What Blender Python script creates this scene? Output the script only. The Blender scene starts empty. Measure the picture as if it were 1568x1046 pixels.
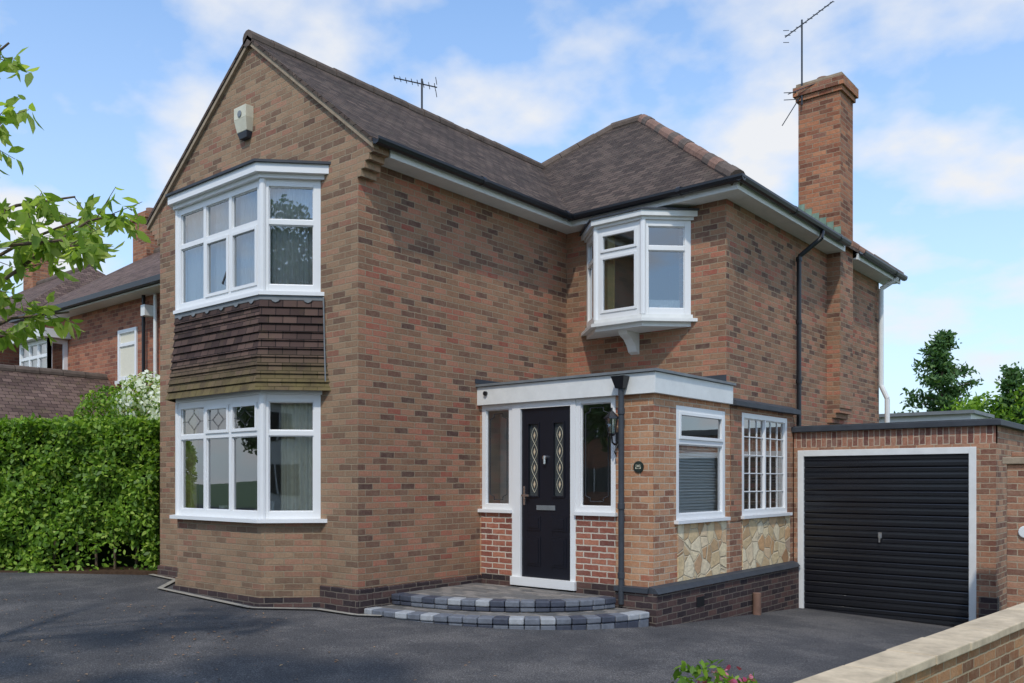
import bpy, math, random
import numpy as np
from mathutils import Vector
random.seed(7); rng=np.random.default_rng(7)
scene=bpy.context.scene

# ------------------------------------------------------------------ helpers
def srgb(r,g,b):
    f=lambda c:(c/12.92 if c<=.04045 else ((c+.055)/1.055)**2.4)
    return (f(r/255),f(g/255),f(b/255),1)
def newmat(name):
    m=bpy.data.materials.new(name); m.use_nodes=True
    nt=m.node_tree; b=nt.nodes['Principled BSDF']
    return m,nt,b
def N(nt,t,**kw):
    n=nt.nodes.new(t)
    for k,v in kw.items(): setattr(n,k,v)
    return n
def L(nt,a,b): nt.links.new(a,b)
def ramp(nt,stops,interp='LINEAR'):
    r=N(nt,'ShaderNodeValToRGB'); cr=r.color_ramp; cr.interpolation=interp
    cr.elements[0].position=stops[0][0]; cr.elements[0].color=stops[0][1]
    cr.elements[1].position=stops[-1][0]; cr.elements[1].color=stops[-1][1]
    for p,c in stops[1:-1]:
        e=cr.elements.new(p); e.color=c
    return r
def mixc(nt,fac,a,b,blend='MIX'):
    m=N(nt,'ShaderNodeMix',data_type='RGBA',blend_type=blend)
    for s,v in ((0,fac),(6,a),(7,b)):
        if isinstance(v,(int,float,tuple)): m.inputs[s].default_value=v
        else: L(nt,v,m.inputs[s])
    return m.outputs[2]
def noise(nt,vec,scale,detail=3,rough=.55):
    n=N(nt,'ShaderNodeTexNoise'); n.inputs['Scale'].default_value=scale
    n.inputs['Detail'].default_value=detail; n.inputs['Roughness'].default_value=rough
    if vec is not None: L(nt,vec,n.inputs['Vector'])
    return n.outputs['Fac']
def g(v): return (v,v,v,1)

def brick_mat(name,stops,mortar,w=.225,h=.075,ms=.007,rough=.9,bump=.55,swap=False,dirt=.5,var=.4,moss=0,fade=.12,grime=False):
    m,nt,b=newmat(name)
    uv=N(nt,'ShaderNodeUVMap').outputs[0]
    geo=N(nt,'ShaderNodeNewGeometry').outputs['Position']
    nz=N(nt,'ShaderNodeTexNoise'); nz.inputs['Scale'].default_value=16; L(nt,uv,nz.inputs['Vector'])
    sub=N(nt,'ShaderNodeVectorMath',operation='SUBTRACT'); L(nt,nz.outputs['Color'],sub.inputs[0]); sub.inputs[1].default_value=(.5,.5,.5)
    sc=N(nt,'ShaderNodeVectorMath',operation='SCALE'); L(nt,sub.outputs[0],sc.inputs[0]); sc.inputs['Scale'].default_value=.016
    ad=N(nt,'ShaderNodeVectorMath',operation='ADD'); L(nt,uv,ad.inputs[0]); L(nt,sc.outputs[0],ad.inputs[1])
    vec=ad.outputs[0]
    if swap:
        mp=N(nt,'ShaderNodeMapping'); mp.inputs['Rotation'].default_value=(0,0,math.pi/2); L(nt,vec,mp.inputs[0]); vec=mp.outputs[0]
    br=N(nt,'ShaderNodeTexBrick'); L(nt,vec,br.inputs['Vector'])
    br.inputs['Color1'].default_value=g(0); br.inputs['Color2'].default_value=g(1); br.inputs['Mortar'].default_value=g(.5)
    br.inputs['Scale'].default_value=1; br.inputs['Mortar Size'].default_value=ms; br.inputs['Mortar Smooth'].default_value=.3
    br.inputs['Brick Width'].default_value=w; br.inputs['Row Height'].default_value=h
    r=ramp(nt,stops); L(nt,br.outputs['Color'],r.inputs[0])
    n1=noise(nt,geo,.7,4,.6); r1=ramp(nt,[(.3,g(1-.45*var)),(.7,g(1.05))]); L(nt,n1,r1.inputs[0])
    n2=noise(nt,geo,38,4,.7); r2=ramp(nt,[(.25,g(1-dirt*.6)),(.75,g(1.15))]); L(nt,n2,r2.inputs[0])
    n5=noise(nt,geo,9,5,.75); r5=ramp(nt,[(.42,g(0)),(.72,g(fade*3))]); L(nt,n5,r5.inputs[0])
    c=mixc(nt,1.0,r.outputs[0],r2.outputs[0],'MULTIPLY')
    c=mixc(nt,r5.outputs[0],c,mortar)
    c=mixc(nt,br.outputs['Fac'],c,mortar)
    c=mixc(nt,1.0,c,r1.outputs[0],'MULTIPLY')
    if grime:
        sp=N(nt,'ShaderNodeSeparateXYZ'); L(nt,geo,sp.inputs[0])
        mr=N(nt,'ShaderNodeMapRange'); L(nt,sp.outputs[2],mr.inputs[0]); mr.inputs[1].default_value=.2; mr.inputs[2].default_value=1.3; mr.inputs[3].default_value=.4; mr.inputs[4].default_value=0
        n6=noise(nt,geo,3,5,.7); r6=ramp(nt,[(.35,g(0)),(.65,g(1))]); L(nt,n6,r6.inputs[0])
        m6=N(nt,'ShaderNodeMath',operation='MULTIPLY'); L(nt,mr.outputs[0],m6.inputs[0]); L(nt,r6.outputs[0],m6.inputs[1])
        c=mixc(nt,m6.outputs[0],c,srgb(104,92,76))
    if moss>0:
        n3=noise(nt,geo,2.2,5,.7); r3=ramp(nt,[(.5,g(0)),(.72,g(moss))]); L(nt,n3,r3.inputs[0])
        c=mixc(nt,r3.outputs[0],c,srgb(88,88,50))
    L(nt,c,b.inputs['Base Color']); b.inputs['Roughness'].default_value=rough
    b.inputs['Specular IOR Level'].default_value=.25
    inv=N(nt,'ShaderNodeMath',operation='SUBTRACT'); inv.inputs[0].default_value=1; L(nt,br.outputs['Fac'],inv.inputs[1])
    mu=N(nt,'ShaderNodeMath',operation='MULTIPLY_ADD'); L(nt,n2,mu.inputs[0]); mu.inputs[1].default_value=.8; L(nt,inv.outputs[0],mu.inputs[2])
    bp=N(nt,'ShaderNodeBump'); bp.inputs['Strength'].default_value=bump; bp.inputs['Distance'].default_value=.012
    L(nt,mu.outputs[0],bp.inputs['Height']); L(nt,bp.outputs[0],b.inputs['Normal'])
    return m

def tile_mat(name,stops,w=.165,h=.1,moss=.0,mosscol=srgb(110,105,60),zmoss=None):
    m,nt,b=newmat(name)
    uv=N(nt,'ShaderNodeUVMap').outputs[0]
    geo=N(nt,'ShaderNodeNewGeometry').outputs['Position']
    br=N(nt,'ShaderNodeTexBrick'); L(nt,uv,br.inputs['Vector'])
    br.inputs['Color1'].default_value=g(0); br.inputs['Color2'].default_value=g(1); br.inputs['Mortar'].default_value=g(.5)
    br.inputs['Scale'].default_value=1; br.inputs['Mortar Size'].default_value=.004; br.inputs['Mortar Smooth'].default_value=.3
    br.inputs['Brick Width'].default_value=w; br.inputs['Row Height'].default_value=h
    r=ramp(nt,stops); L(nt,br.outputs['Color'],r.inputs[0])
    n1=noise(nt,geo,1.1,5,.65); r1=ramp(nt,[(.3,g(.75)),(.72,g(1.12))]); L(nt,n1,r1.inputs[0])
    c=mixc(nt,1.0,r.outputs[0],r1.outputs[0],'MULTIPLY')
    sx=N(nt,'ShaderNodeSeparateXYZ'); L(nt,uv,sx.inputs[0])
    dv=N(nt,'ShaderNodeMath',operation='DIVIDE'); L(nt,sx.outputs[1],dv.inputs[0]); dv.inputs[1].default_value=h
    fr=N(nt,'ShaderNodeMath',operation='FRACT'); L(nt,dv.outputs[0],fr.inputs[0])
    c=mixc(nt,br.outputs['Fac'],c,g(.012))
    if moss>0:
        n3=noise(nt,geo,7,6,.75); r3=ramp(nt,[(.52,g(0)),(.66,g(moss))]); L(nt,n3,r3.inputs[0])
        f=r3.outputs[0]
        if zmoss:
            sp=N(nt,'ShaderNodeSeparateXYZ'); L(nt,geo,sp.inputs[0])
            mr=N(nt,'ShaderNodeMapRange'); L(nt,sp.outputs[2],mr.inputs[0])
            mr.inputs[1].default_value=zmoss[0]; mr.inputs[2].default_value=zmoss[1]; mr.inputs[3].default_value=.85; mr.inputs[4].default_value=0
            mx=N(nt,'ShaderNodeMath',operation='MAXIMUM'); L(nt,f,mx.inputs[0])
            m2=N(nt,'ShaderNodeMath',operation='MULTIPLY'); L(nt,mr.outputs[0],m2.inputs[0]); 
            n4=noise(nt,geo,5,4,.7); r4=ramp(nt,[(.3,g(.35)),(.6,g(1))]); L(nt,n4,r4.inputs[0]); L(nt,r4.outputs[0],m2.inputs[1])
            L(nt,m2.outputs[0],mx.inputs[1]); f=mx.outputs[0]
        c=mixc(nt,f,c,mosscol)
    L(nt,c,b.inputs['Base Color']); b.inputs['Roughness'].default_value=.85
    b.inputs['Specular IOR Level'].default_value=.15
    h2=N(nt,'ShaderNodeMath',operation='MULTIPLY'); L(nt,fr.outputs[0],h2.inputs[0]); h2.inputs[1].default_value=-1.0
    h3=N(nt,'ShaderNodeMath',operation='SUBTRACT'); L(nt,h2.outputs[0],h3.inputs[0]); L(nt,br.outputs['Fac'],h3.inputs[1])
    h4=N(nt,'ShaderNodeMath',operation='MULTIPLY_ADD'); L(nt,br.outputs['Color'],h4.inputs[0]); h4.inputs[1].default_value=.4; L(nt,h3.outputs[0],h4.inputs[2])
    bp=N(nt,'ShaderNodeBump'); bp.inputs['Strength'].default_value=.9; bp.inputs['Distance'].default_value=.022
    L(nt,h4.outputs[0],bp.inputs['Height']); L(nt,bp.outputs[0],b.inputs['Normal'])
    return m

def plain(name,col,rough=.5,nscale=8,var=.12,spec=.5,bump=0,metal=0):
    m,nt,b=newmat(name)
    geo=N(nt,'ShaderNodeNewGeometry').outputs['Position']
    n=noise(nt,geo,nscale,5,.65); r=ramp(nt,[(.25,g(1-var)),(.75,g(1+var*.4))]); L(nt,n,r.inputs[0])
    c=mixc(nt,1.0,col,r.outputs[0],'MULTIPLY'); L(nt,c,b.inputs['Base Color'])
    b.inputs['Roughness'].default_value=rough; b.inputs['Specular IOR Level'].default_value=spec; b.inputs['Metallic'].default_value=metal
    if bump:
        bp=N(nt,'ShaderNodeBump'); bp.inputs['Strength'].default_value=bump; bp.inputs['Distance'].default_value=.01
        L(nt,n,bp.inputs['Height']); L(nt,bp.outputs[0],b.inputs['Normal'])
    return m

# bricks
M_gable=brick_mat('brick_gable',[(0,srgb(114,86,72)),(.2,srgb(142,112,90)),(.45,srgb(158,126,100)),(.7,srgb(170,138,110)),(.88,srgb(174,128,104)),(1,srgb(144,98,82))],srgb(154,138,114),var=.35,grime=True)
M_side=brick_mat('brick_side',[(0,srgb(98,72,64)),(.15,srgb(128,92,76)),(.35,srgb(150,112,88)),(.55,srgb(164,122,94)),(.75,srgb(178,126,100)),(.9,srgb(184,120,96)),(1,srgb(160,92,76))],srgb(156,138,114),var=.35,grime=True)
M_porch=brick_mat('brick_porch',[(0,srgb(144,96,76)),(.3,srgb(180,126,92)),(.6,srgb(198,144,106)),(.85,srgb(204,156,120)),(1,srgb(174,106,82))],srgb(192,174,150),var=.25)
M_panel=brick_mat('brick_panel',[(0,srgb(116,68,60)),(.5,srgb(160,96,78)),(1,srgb(184,122,96))],srgb(205,195,178),ms=.009,var=.25,fade=.05)
M_dark=brick_mat('brick_engineering',[(0,srgb(50,42,46)),(.5,srgb(76,60,60)),(1,srgb(108,80,72))],srgb(116,106,96),var=.4,rough=.7,fade=.05)
M_chim=brick_mat('brick_chimney',[(0,srgb(112,72,58)),(.3,srgb(158,98,72)),(.7,srgb(194,130,94)),(1,srgb(148,100,82))],srgb(156,134,110),var=.35)
M_soldier=brick_mat('brick_soldier',[(0,srgb(118,76,68)),(.5,srgb(160,108,88)),(1,srgb(186,132,106))],srgb(190,172,150),swap=True)
M_garage=brick_mat('brick_garage',[(0,srgb(120,80,68)),(.5,srgb(164,116,90)),(1,srgb(190,140,110))],srgb(172,154,130),var=.3)
M_neigh=brick_mat('brick_neighbour',[(0,srgb(122,76,66)),(.5,srgb(166,104,82)),(1,srgb(188,124,96))],srgb(162,132,108),var=.3)
M_low=brick_mat('brick_lowwall',[(0,srgb(116,76,54)),(.5,srgb(164,112,76)),(1,srgb(190,138,94))],srgb(178,158,128),var=.4,moss=.35)
M_roof=tile_mat('roof_tiles',[(0,srgb(68,57,51)),(.5,srgb(84,71,63)),(1,srgb(101,85,75))],moss=.3,mosscol=srgb(102,95,80))
M_hung=tile_mat('hung_tiles',[(0,srgb(62,49,46)),(.5,srgb(80,63,58)),(1,srgb(98,78,70))],moss=.1,mosscol=srgb(116,104,66),zmoss=(2.6,3.1))
M_nroof=tile_mat('neighbour_tiles',[(0,srgb(90,72,66)),(.5,srgb(108,88,80)),(1,srgb(124,102,92))],moss=.25)
M_ridge=plain('ridge_tile',srgb(104,90,80),.85,6,.4,.3,.3)
M_ridge2=plain('ridge_tile_red',srgb(140,108,92),.85,4,.45,.3,.3)
M_mortar=plain('verge_mortar',srgb(164,146,124),.9,12,.35,.2,.4)
M_white=plain('white_upvc',(.8,.8,.79,1),.3,2,.05,.5)
M_wpaint=plain('white_paint',(.76,.76,.73,1),.5,5,.12,.4)
M_cream=plain('cream_plastic',srgb(214,208,184),.5,8,.15,.4)
M_lead=plain('lead',srgb(122,126,128),.55,5,.3,.5)
M_green=plain('verdigris_flashing',srgb(128,150,132),.7,9,.4,.4)
M_ldark=plain('lead_dark',srgb(62,66,72),.6,6,.3,.4)
M_black=plain('black_plastic',srgb(28,29,33),.35,4,.15,.5)
M_bdoor=plain('door_black',srgb(24,27,36),.28,3,.1,.5)
M_gdoor=plain('garage_door_black',srgb(30,31,35),.26,2,.2,.6)
M_chrome=plain('chrome',(.7,.7,.7,1),.25,3,.05,.5,0,1)
M_conc=plain('concrete',srgb(160,154,142),.9,14,.4,.2,.4)
M_cope=plain('coping_stone',srgb(206,186,156),.85,5,.4,.2,.6)
M_felt=plain('roof_felt',srgb(78,80,82),.9,8,.3,.2,.3)
M_pavdark=plain('sett_dark',srgb(70,74,86),.6,16,.35,.4,.3)
M_pavmid=plain('sett_mid',srgb(112,116,124),.65,16,.35,.4,.3)
M_pavlight=plain('sett_light',srgb(166,168,170),.7,16,.3,.4,.3)
M_room=plain('room_wall',srgb(214,208,196),.9,2,.05,.2)
M_roomd=plain('room_floor',srgb(120,100,84),.8,2,.1,.2)
M_curt=plain('curtain',srgb(226,220,200),.95,20,.08,.1)
M_curty=plain('curtain_gold',srgb(206,192,140),.95,20,.08,.1)
M_soil=plain('soil',srgb(82,64,50),.95,20,.4,.1,.8)
M_obs=plain('obscure_glass',srgb(70,74,74),.3,60,.5,.6,.6)
M_patio=brick_mat('patio_setts',[(0,srgb(98,98,98)),(.5,srgb(130,126,122)),(1,srgb(158,150,142))],srgb(96,92,84),w=.2,h=.1,var=.3)

def net_mat():
    m,nt,b=newmat('net_curtain_and_pale_sheet')
    b.inputs['Base Color'].default_value=(.82,.83,.82,1); b.inputs['Roughness'].default_value=.9
    t=N(nt,'ShaderNodeBsdfTransparent'); tl=N(nt,'ShaderNodeBsdfTranslucent'); tl.inputs[0].default_value=(.8,.8,.8,1)
    a=N(nt,'ShaderNodeMixShader'); a.inputs[0].default_value=.15; L(nt,b.outputs[0],a.inputs[1]); L(nt,tl.outputs[0],a.inputs[2])
    c=N(nt,'ShaderNodeMixShader'); c.inputs[0].default_value=.15; L(nt,a.outputs[0],c.inputs[1]); L(nt,t.outputs[0],c.inputs[2])
    L(nt,c.outputs[0],nt.nodes['Material Output'].inputs[0]); return m
M_net_pale=net_mat()
def glass_mat():
    m,nt,b=newmat('window_glass')
    nt.nodes.remove(b)
    t=N(nt,'ShaderNodeBsdfTransparent'); t.inputs[0].default_value=(.86,.9,.9,1)
    gl=N(nt,'ShaderNodeBsdfGlossy'); gl.inputs['Roughness'].default_value=.01; gl.inputs[0].default_value=(.95,.97,1,1)
    geo=N(nt,'ShaderNodeNewGeometry').outputs['Position']
    n=noise(nt,geo,1.3,1,.4); bp=N(nt,'ShaderNodeBump'); bp.inputs['Strength'].default_value=.12; bp.inputs['Distance'].default_value=.03
    L(nt,n,bp.inputs['Height']); L(nt,bp.outputs[0],gl.inputs['Normal'])
    fr=N(nt,'ShaderNodeFresnel'); fr.inputs[0].default_value=1.5
    mr=N(nt,'ShaderNodeMapRange'); L(nt,fr.outputs[0],mr.inputs[0]); mr.inputs[1].default_value=0; mr.inputs[2].default_value=.5; mr.inputs[3].default_value=.16; mr.inputs[4].default_value=.9
    mx=N(nt,'ShaderNodeMixShader'); L(nt,mr.outputs[0],mx.inputs[0]); L(nt,t.outputs[0],mx.inputs[1]); L(nt,gl.outputs[0],mx.inputs[2])
    L(nt,mx.outputs[0],nt.nodes['Material Output'].inputs[0]); return m
M_glass=glass_mat()
def stone_mat():
    m,nt,b=newmat('crazy_stone')
    geo=N(nt,'ShaderNodeUVMap').outputs[0]
    v=N(nt,'ShaderNodeTexVoronoi',feature='DISTANCE_TO_EDGE'); v.inputs['Scale'].default_value=5.3; L(nt,geo,v.inputs['Vector'])
    v2=N(nt,'ShaderNodeTexVoronoi'); v2.inputs['Scale'].default_value=5.3; L(nt,geo,v2.inputs['Vector'])
    sp=N(nt,'ShaderNodeSeparateColor'); L(nt,v2.outputs['Color'],sp.inputs[0])
    r=ramp(nt,[(0,srgb(176,132,92)),(.3,srgb(226,200,154)),(.6,srgb(240,222,186)),(.8,srgb(212,166,118)),(1,srgb(178,156,136))]); L(nt,sp.outputs[0],r.inputs[0])
    n=noise(nt,geo,12,5,.7); r2=ramp(nt,[(.3,g(.75)),(.7,g(1.1))]); L(nt,n,r2.inputs[0])
    c=mixc(nt,1.0,r.outputs[0],r2.outputs[0],'MULTIPLY')
    e=ramp(nt,[(.02,g(1)),(.05,g(0))]); L(nt,v.outputs['Distance'],e.inputs[0])
    c=mixc(nt,e.outputs[0],c,srgb(206,188,156)); L(nt,c,b.inputs['Base Color']); b.inputs['Roughness'].default_value=.9
    s=N(nt,'ShaderNodeMath',operation='SUBTRACT'); L(nt,n,s.inputs[0]); L(nt,e.outputs[0],s.inputs[1])
    bp=N(nt,'ShaderNodeBump'); bp.inputs['Strength'].default_value=.8; bp.inputs['Distance'].default_value=.02
    L(nt,s.outputs[0],bp.inputs['Height']); L(nt,bp.outputs[0],b.inputs['Normal']); return m
M_stone=stone_mat()
def asphalt_mat(name,base=.055):
    m,nt,b=newmat(name)
    geo=N(nt,'ShaderNodeNewGeometry').outputs['Position']
    n1=noise(nt,geo,75,4,.85); r1=ramp(nt,[(.32,g(base*.4)),(.5,g(base)),(.62,g(base*2.2)),(.72,g(base*4.5))]); L(nt,n1,r1.inputs[0])
    n2=noise(nt,geo,.9,7,.7); r2=ramp(nt,[(.36,(.78,.76,.78,1)),(.5,(1.02,.98,.98,1)),(.62,(1.5,1.4,1.34,1))]); L(nt,n2,r2.inputs[0])
    c=mixc(nt,1.0,r1.outputs[0],r2.outputs[0],'MULTIPLY')
    n3=noise(nt,geo,22,3,.7); r3=ramp(nt,[(.68,g(0)),(.73,g(.8))]); L(nt,n3,r3.inputs[0])
    c=mixc(nt,r3.outputs[0],c,srgb(128,112,98))
    L(nt,c,b.inputs['Base Color']); b.inputs['Roughness'].default_value=.85; b.inputs['Specular IOR Level'].default_value=.2
    bp=N(nt,'ShaderNodeBump'); bp.inputs['Strength'].default_value=.7; bp.inputs['Distance'].default_value=.01
    L(nt,n1,bp.inputs['Height']); L(nt,bp.outputs[0],b.inputs['Normal']); return m
M_asph=asphalt_mat('asphalt',.07)
def grass_mat():
    m,nt,b=newmat('grass'); geo=N(nt,'ShaderNodeNewGeometry').outputs['Position']
    n=noise(nt,geo,6,6,.7); r=ramp(nt,[(.3,(.03,.06,.015,1)),(.7,(.08,.13,.035,1))]); L(nt,n,r.inputs[0])
    L(nt,r.outputs[0],b.inputs['Base Color']); b.inputs['Roughness'].default_value=.95; return m
M_grass=grass_mat()
def leaf_mat(name,stops,trans=.35,rough=.5):
    m,nt,b=newmat(name)
    gi=N(nt,'ShaderNodeNewGeometry').outputs['Random Per Island']
    r=ramp(nt,stops); L(nt,gi,r.inputs[0]); L(nt,r.outputs[0],b.inputs['Base Color'])
    b.inputs['Roughness'].default_value=rough; b.inputs['Specular IOR Level'].default_value=.35
    t=N(nt,'ShaderNodeBsdfTranslucent'); c=mixc(nt,1.0,r.outputs[0],(1.5,1.6,.7,1),'MULTIPLY'); L(nt,c,t.inputs[0])
    mx=N(nt,'ShaderNodeMixShader'); mx.inputs[0].default_value=trans; L(nt,b.outputs[0],mx.inputs[1]); L(nt,t.outputs[0],mx.inputs[2])
    L(nt,mx.outputs[0],nt.nodes['Material Output'].inputs[0]); return m
M_lhedge=leaf_mat('leaf_hedge',[(0,(.07,.14,.014,1)),(.5,(.15,.28,.025,1)),(.85,(.26,.40,.04,1)),(1,(.40,.50,.09,1))])
M_lcherry=leaf_mat('leaf_cherry',[(0,(.16,.26,.04,1)),(.6,(.32,.43,.08,1)),(1,(.50,.56,.17,1))],.5)
M_ltree=leaf_mat('leaf_tree',[(0,(.03,.07,.015,1)),(.6,(.07,.13,.03,1)),(1,(.12,.2,.045,1))])
M_lcon=leaf_mat('leaf_conifer',[(0,(.04,.095,.03,1)),(.6,(.08,.16,.05,1)),(1,(.14,.23,.07,1))],.3)
M_petal=leaf_mat('petal_white',[(0,(.65,.67,.55,1)),(1,(.88,.88,.8,1))],.3)
M_petalp=leaf_mat('petal_pink',[(0,(.4,.05,.12,1)),(1,(.75,.3,.4,1))],.3)
M_dead=leaf_mat('dead_leaf',[(0,srgb(96,66,44)),(.6,srgb(150,110,74)),(1,srgb(186,150,104))],.1)
M_bark=plain('bark',srgb(112,96,80),.9,18,.5,.2,.8)
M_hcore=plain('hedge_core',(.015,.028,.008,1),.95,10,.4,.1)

class MB:
    def __init__(s): s.v=[];s.f=[];s.mi=[];s.mats=[]
    def m(s,mat):
        if mat not in s.mats: s.mats.append(mat)
        return s.mats.index(mat)
    def face(s,pts,mat):
        b=len(s.v); s.v+= [tuple(p) for p in pts]; s.f.append(tuple(range(b,b+len(pts)))); s.mi.append(s.m(mat))
    def hexa(s,a,mat):
        b=len(s.v); s.v+=[tuple(p) for p in a]; k=s.m(mat)
        for q in ((3,2,1,0),(4,5,6,7),(0,1,5,4),(1,2,6,5),(2,3,7,6),(3,0,4,7)):
            s.f.append(tuple(b+i for i in q)); s.mi.append(k)
    def box(s,x0,x1,y0,y1,z0,z1,mat):
        s.hexa([(x0,y0,z0),(x1,y0,z0),(x1,y1,z0),(x0,y1,z0),(x0,y0,z1),(x1,y0,z1),(x1,y1,z1),(x0,y1,z1)],mat)
    def lb(s,F,u0,u1,z0,z1,d0,d1,mat):
        P,t,n=F
        def p(u,d,z): return (P[0]+t[0]*u+n[0]*d,P[1]+t[1]*u+n[1]*d,z)
        s.hexa([p(u0,d1,z0),p(u1,d1,z0),p(u1,d0,z0),p(u0,d0,z0),p(u0,d1,z1),p(u1,d1,z1),p(u1,d0,z1),p(u0,d0,z1)],mat)
    def lq(s,F,u0,u1,z0,z1,d,mat):
        P,t,n=F
        def p(u,z): return (P[0]+t[0]*u+n[0]*d,P[1]+t[1]*u+n[1]*d,z)
        s.face([p(u0,z0),p(u1,z0),p(u1,z1),p(u0,z1)],mat)
    def prism(s,pts,z0,z1,mat,top=None):
        n=len(pts)
        s.face([(x,y,z1) for x,y in pts],top or mat)
        s.face([(x,y,z0) for x,y in reversed(pts)],mat)
        for i in range(n):
            a=pts[i];b=pts[(i+1)%n]; s.face([(a[0],a[1],z0),(b[0],b[1],z0),(b[0],b[1],z1),(a[0],a[1],z1)],mat)
    def slab(s,pts,th,mat):
        s.face(pts,mat); q=[(x,y,z-th) for x,y,z in pts]; s.face(list(reversed(q)),mat)
        n=len(pts)
        for i in range(n):
            j=(i+1)%n; s.face([q[i],q[j],pts[j],pts[i]],mat)
    def cyl(s,p,q,r,mat,n=10,r2=None,cap=True):
        p=Vector(p);q=Vector(q); r2=r if r2 is None else r2
        d=(q-p).normalized(); a=d.orthogonal().normalized(); c=d.cross(a); b=len(s.v); k=s.m(mat)
        for P,R in ((p,r),(q,r2)):
            for i in range(n):
                an=2*math.pi*i/n; s.v.append(tuple(P+a*math.cos(an)*R+c*math.sin(an)*R))
        for i in range(n):
            j=(i+1)%n; s.f.append((b+i,b+j,b+n+j,b+n+i)); s.mi.append(k)
        if cap:
            s.f.append(tuple(b+i for i in reversed(range(n)))); s.mi.append(k)
            s.f.append(tuple(b+n+i for i in range(n))); s.mi.append(k)
    def path(s,pts,r,mat,n=8):
        for a,b in zip(pts[:-1],pts[1:]): s.cyl(a,b,r,mat,n)
    def wall(s,F,Ln,z0,z1,ops,mat,rev=.1,revmat=None):
        us=sorted({0,Ln,*[o[0] for o in ops],*[o[1] for o in ops]}); zs=sorted({z0,z1,*[o[2] for o in ops],*[o[3] for o in ops]})
        for a,b in zip(us[:-1],us[1:]):
            for c,d in zip(zs[:-1],zs[1:]):
                um=(a+b)/2; zm=(c+d)/2
                if any(o[0]<um<o[1] and o[2]<zm<o[3] for o in ops): continue
                s.lq(F,a,b,c,d,0,mat)
        P,t,n=F
        def p(u,dd,z): return (P[0]+t[0]*u+n[0]*dd,P[1]+t[1]*u+n[1]*dd,z)
        rm=revmat or mat
        for (a,b,c,d) in ops:
            s.face([p(a,0,c),p(a,0,d),p(a,-rev,d),p(a,-rev,c)],rm); s.face([p(b,0,d),p(b,0,c),p(b,-rev,c),p(b,-rev,d)],rm)
            s.face([p(a,0,d),p(b,0,d),p(b,-rev,d),p(a,-rev,d)],rm); s.face([p(b,0,c),p(a,0,c),p(a,-rev,c),p(b,-rev,c)],rm)
    def room(s,F,u0,u1,z0,z1,d0,d1,right=True):
        P,t,n=F
        def p(u,d,z): return (P[0]+t[0]*u+n[0]*d,P[1]+t[1]*u+n[1]*d,z)
        s.face([p(u0,d1,z0),p(u1,d1,z0),p(u1,d1,z1),p(u0,d1,z1)],M_room)
        s.face([p(u0,d0,z0),p(u0,d1,z0),p(u0,d1,z1),p(u0,d0,z1)],M_room)
        if right: s.face([p(u1,d0,z0),p(u1,d1,z0),p(u1,d1,z1),p(u1,d0,z1)],M_room)
        s.face([p(u0,d0,z1),p(u1,d0,z1),p(u1,d1,z1),p(u0,d1,z1)],M_room)
        s.face([p(u0,d0,z0),p(u1,d0,z0),p(u1,d1,z0),p(u0,d1,z0)],M_roomd)
    def build(s,name,parent=None,smooth=False,bevel=0):
        me=bpy.data.meshes.new(name); me.from_pydata(s.v,[],s.f)
        for m in s.mats: me.materials.append(m)
        me.polygons.foreach_set('material_index',s.mi)
        me.update()
        uvl=me.uv_layers.new(name='UVMap'); data=np.zeros(len(me.loops)*2)
        V=s.v
        for p in me.polygons:
            n=p.normal
            if abs(n.z)>.97: t=Vector((1,0,0)); b=Vector((0,1,0))
            else:
                t=Vector((-n.y,n.x,0)).normalized(); b=n.cross(t)
            for li in p.loop_indices:
                co=Vector(V[me.loops[li].vertex_index]); data[2*li]=co.dot(t); data[2*li+1]=co.dot(b)
        uvl.data.foreach_set('uv',data)
        if smooth: me.polygons.foreach_set('use_smooth',[True]*len(me.polygons))
        o=bpy.data.objects.new(name,me); scene.collection.objects.link(o)
        if parent: o.parent=parent
        if bevel:
            bv=o.modifiers.new('bevel','BEVEL'); bv.width=bevel; bv.segments=2; bv.limit_method='ANGLE'; bv.angle_limit=math.radians(40)
        return o
def empty(name):
    e=bpy.data.objects.new(name,None); scene.collection.objects.link(e); return e
def FR(P0,P1):
    d=Vector((P1[0]-P0[0],P1[1]-P0[1])); Ln=d.length; t=d/Ln
    return (P0,(t.x,t.y),(t.y,-t.x)),Ln

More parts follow.
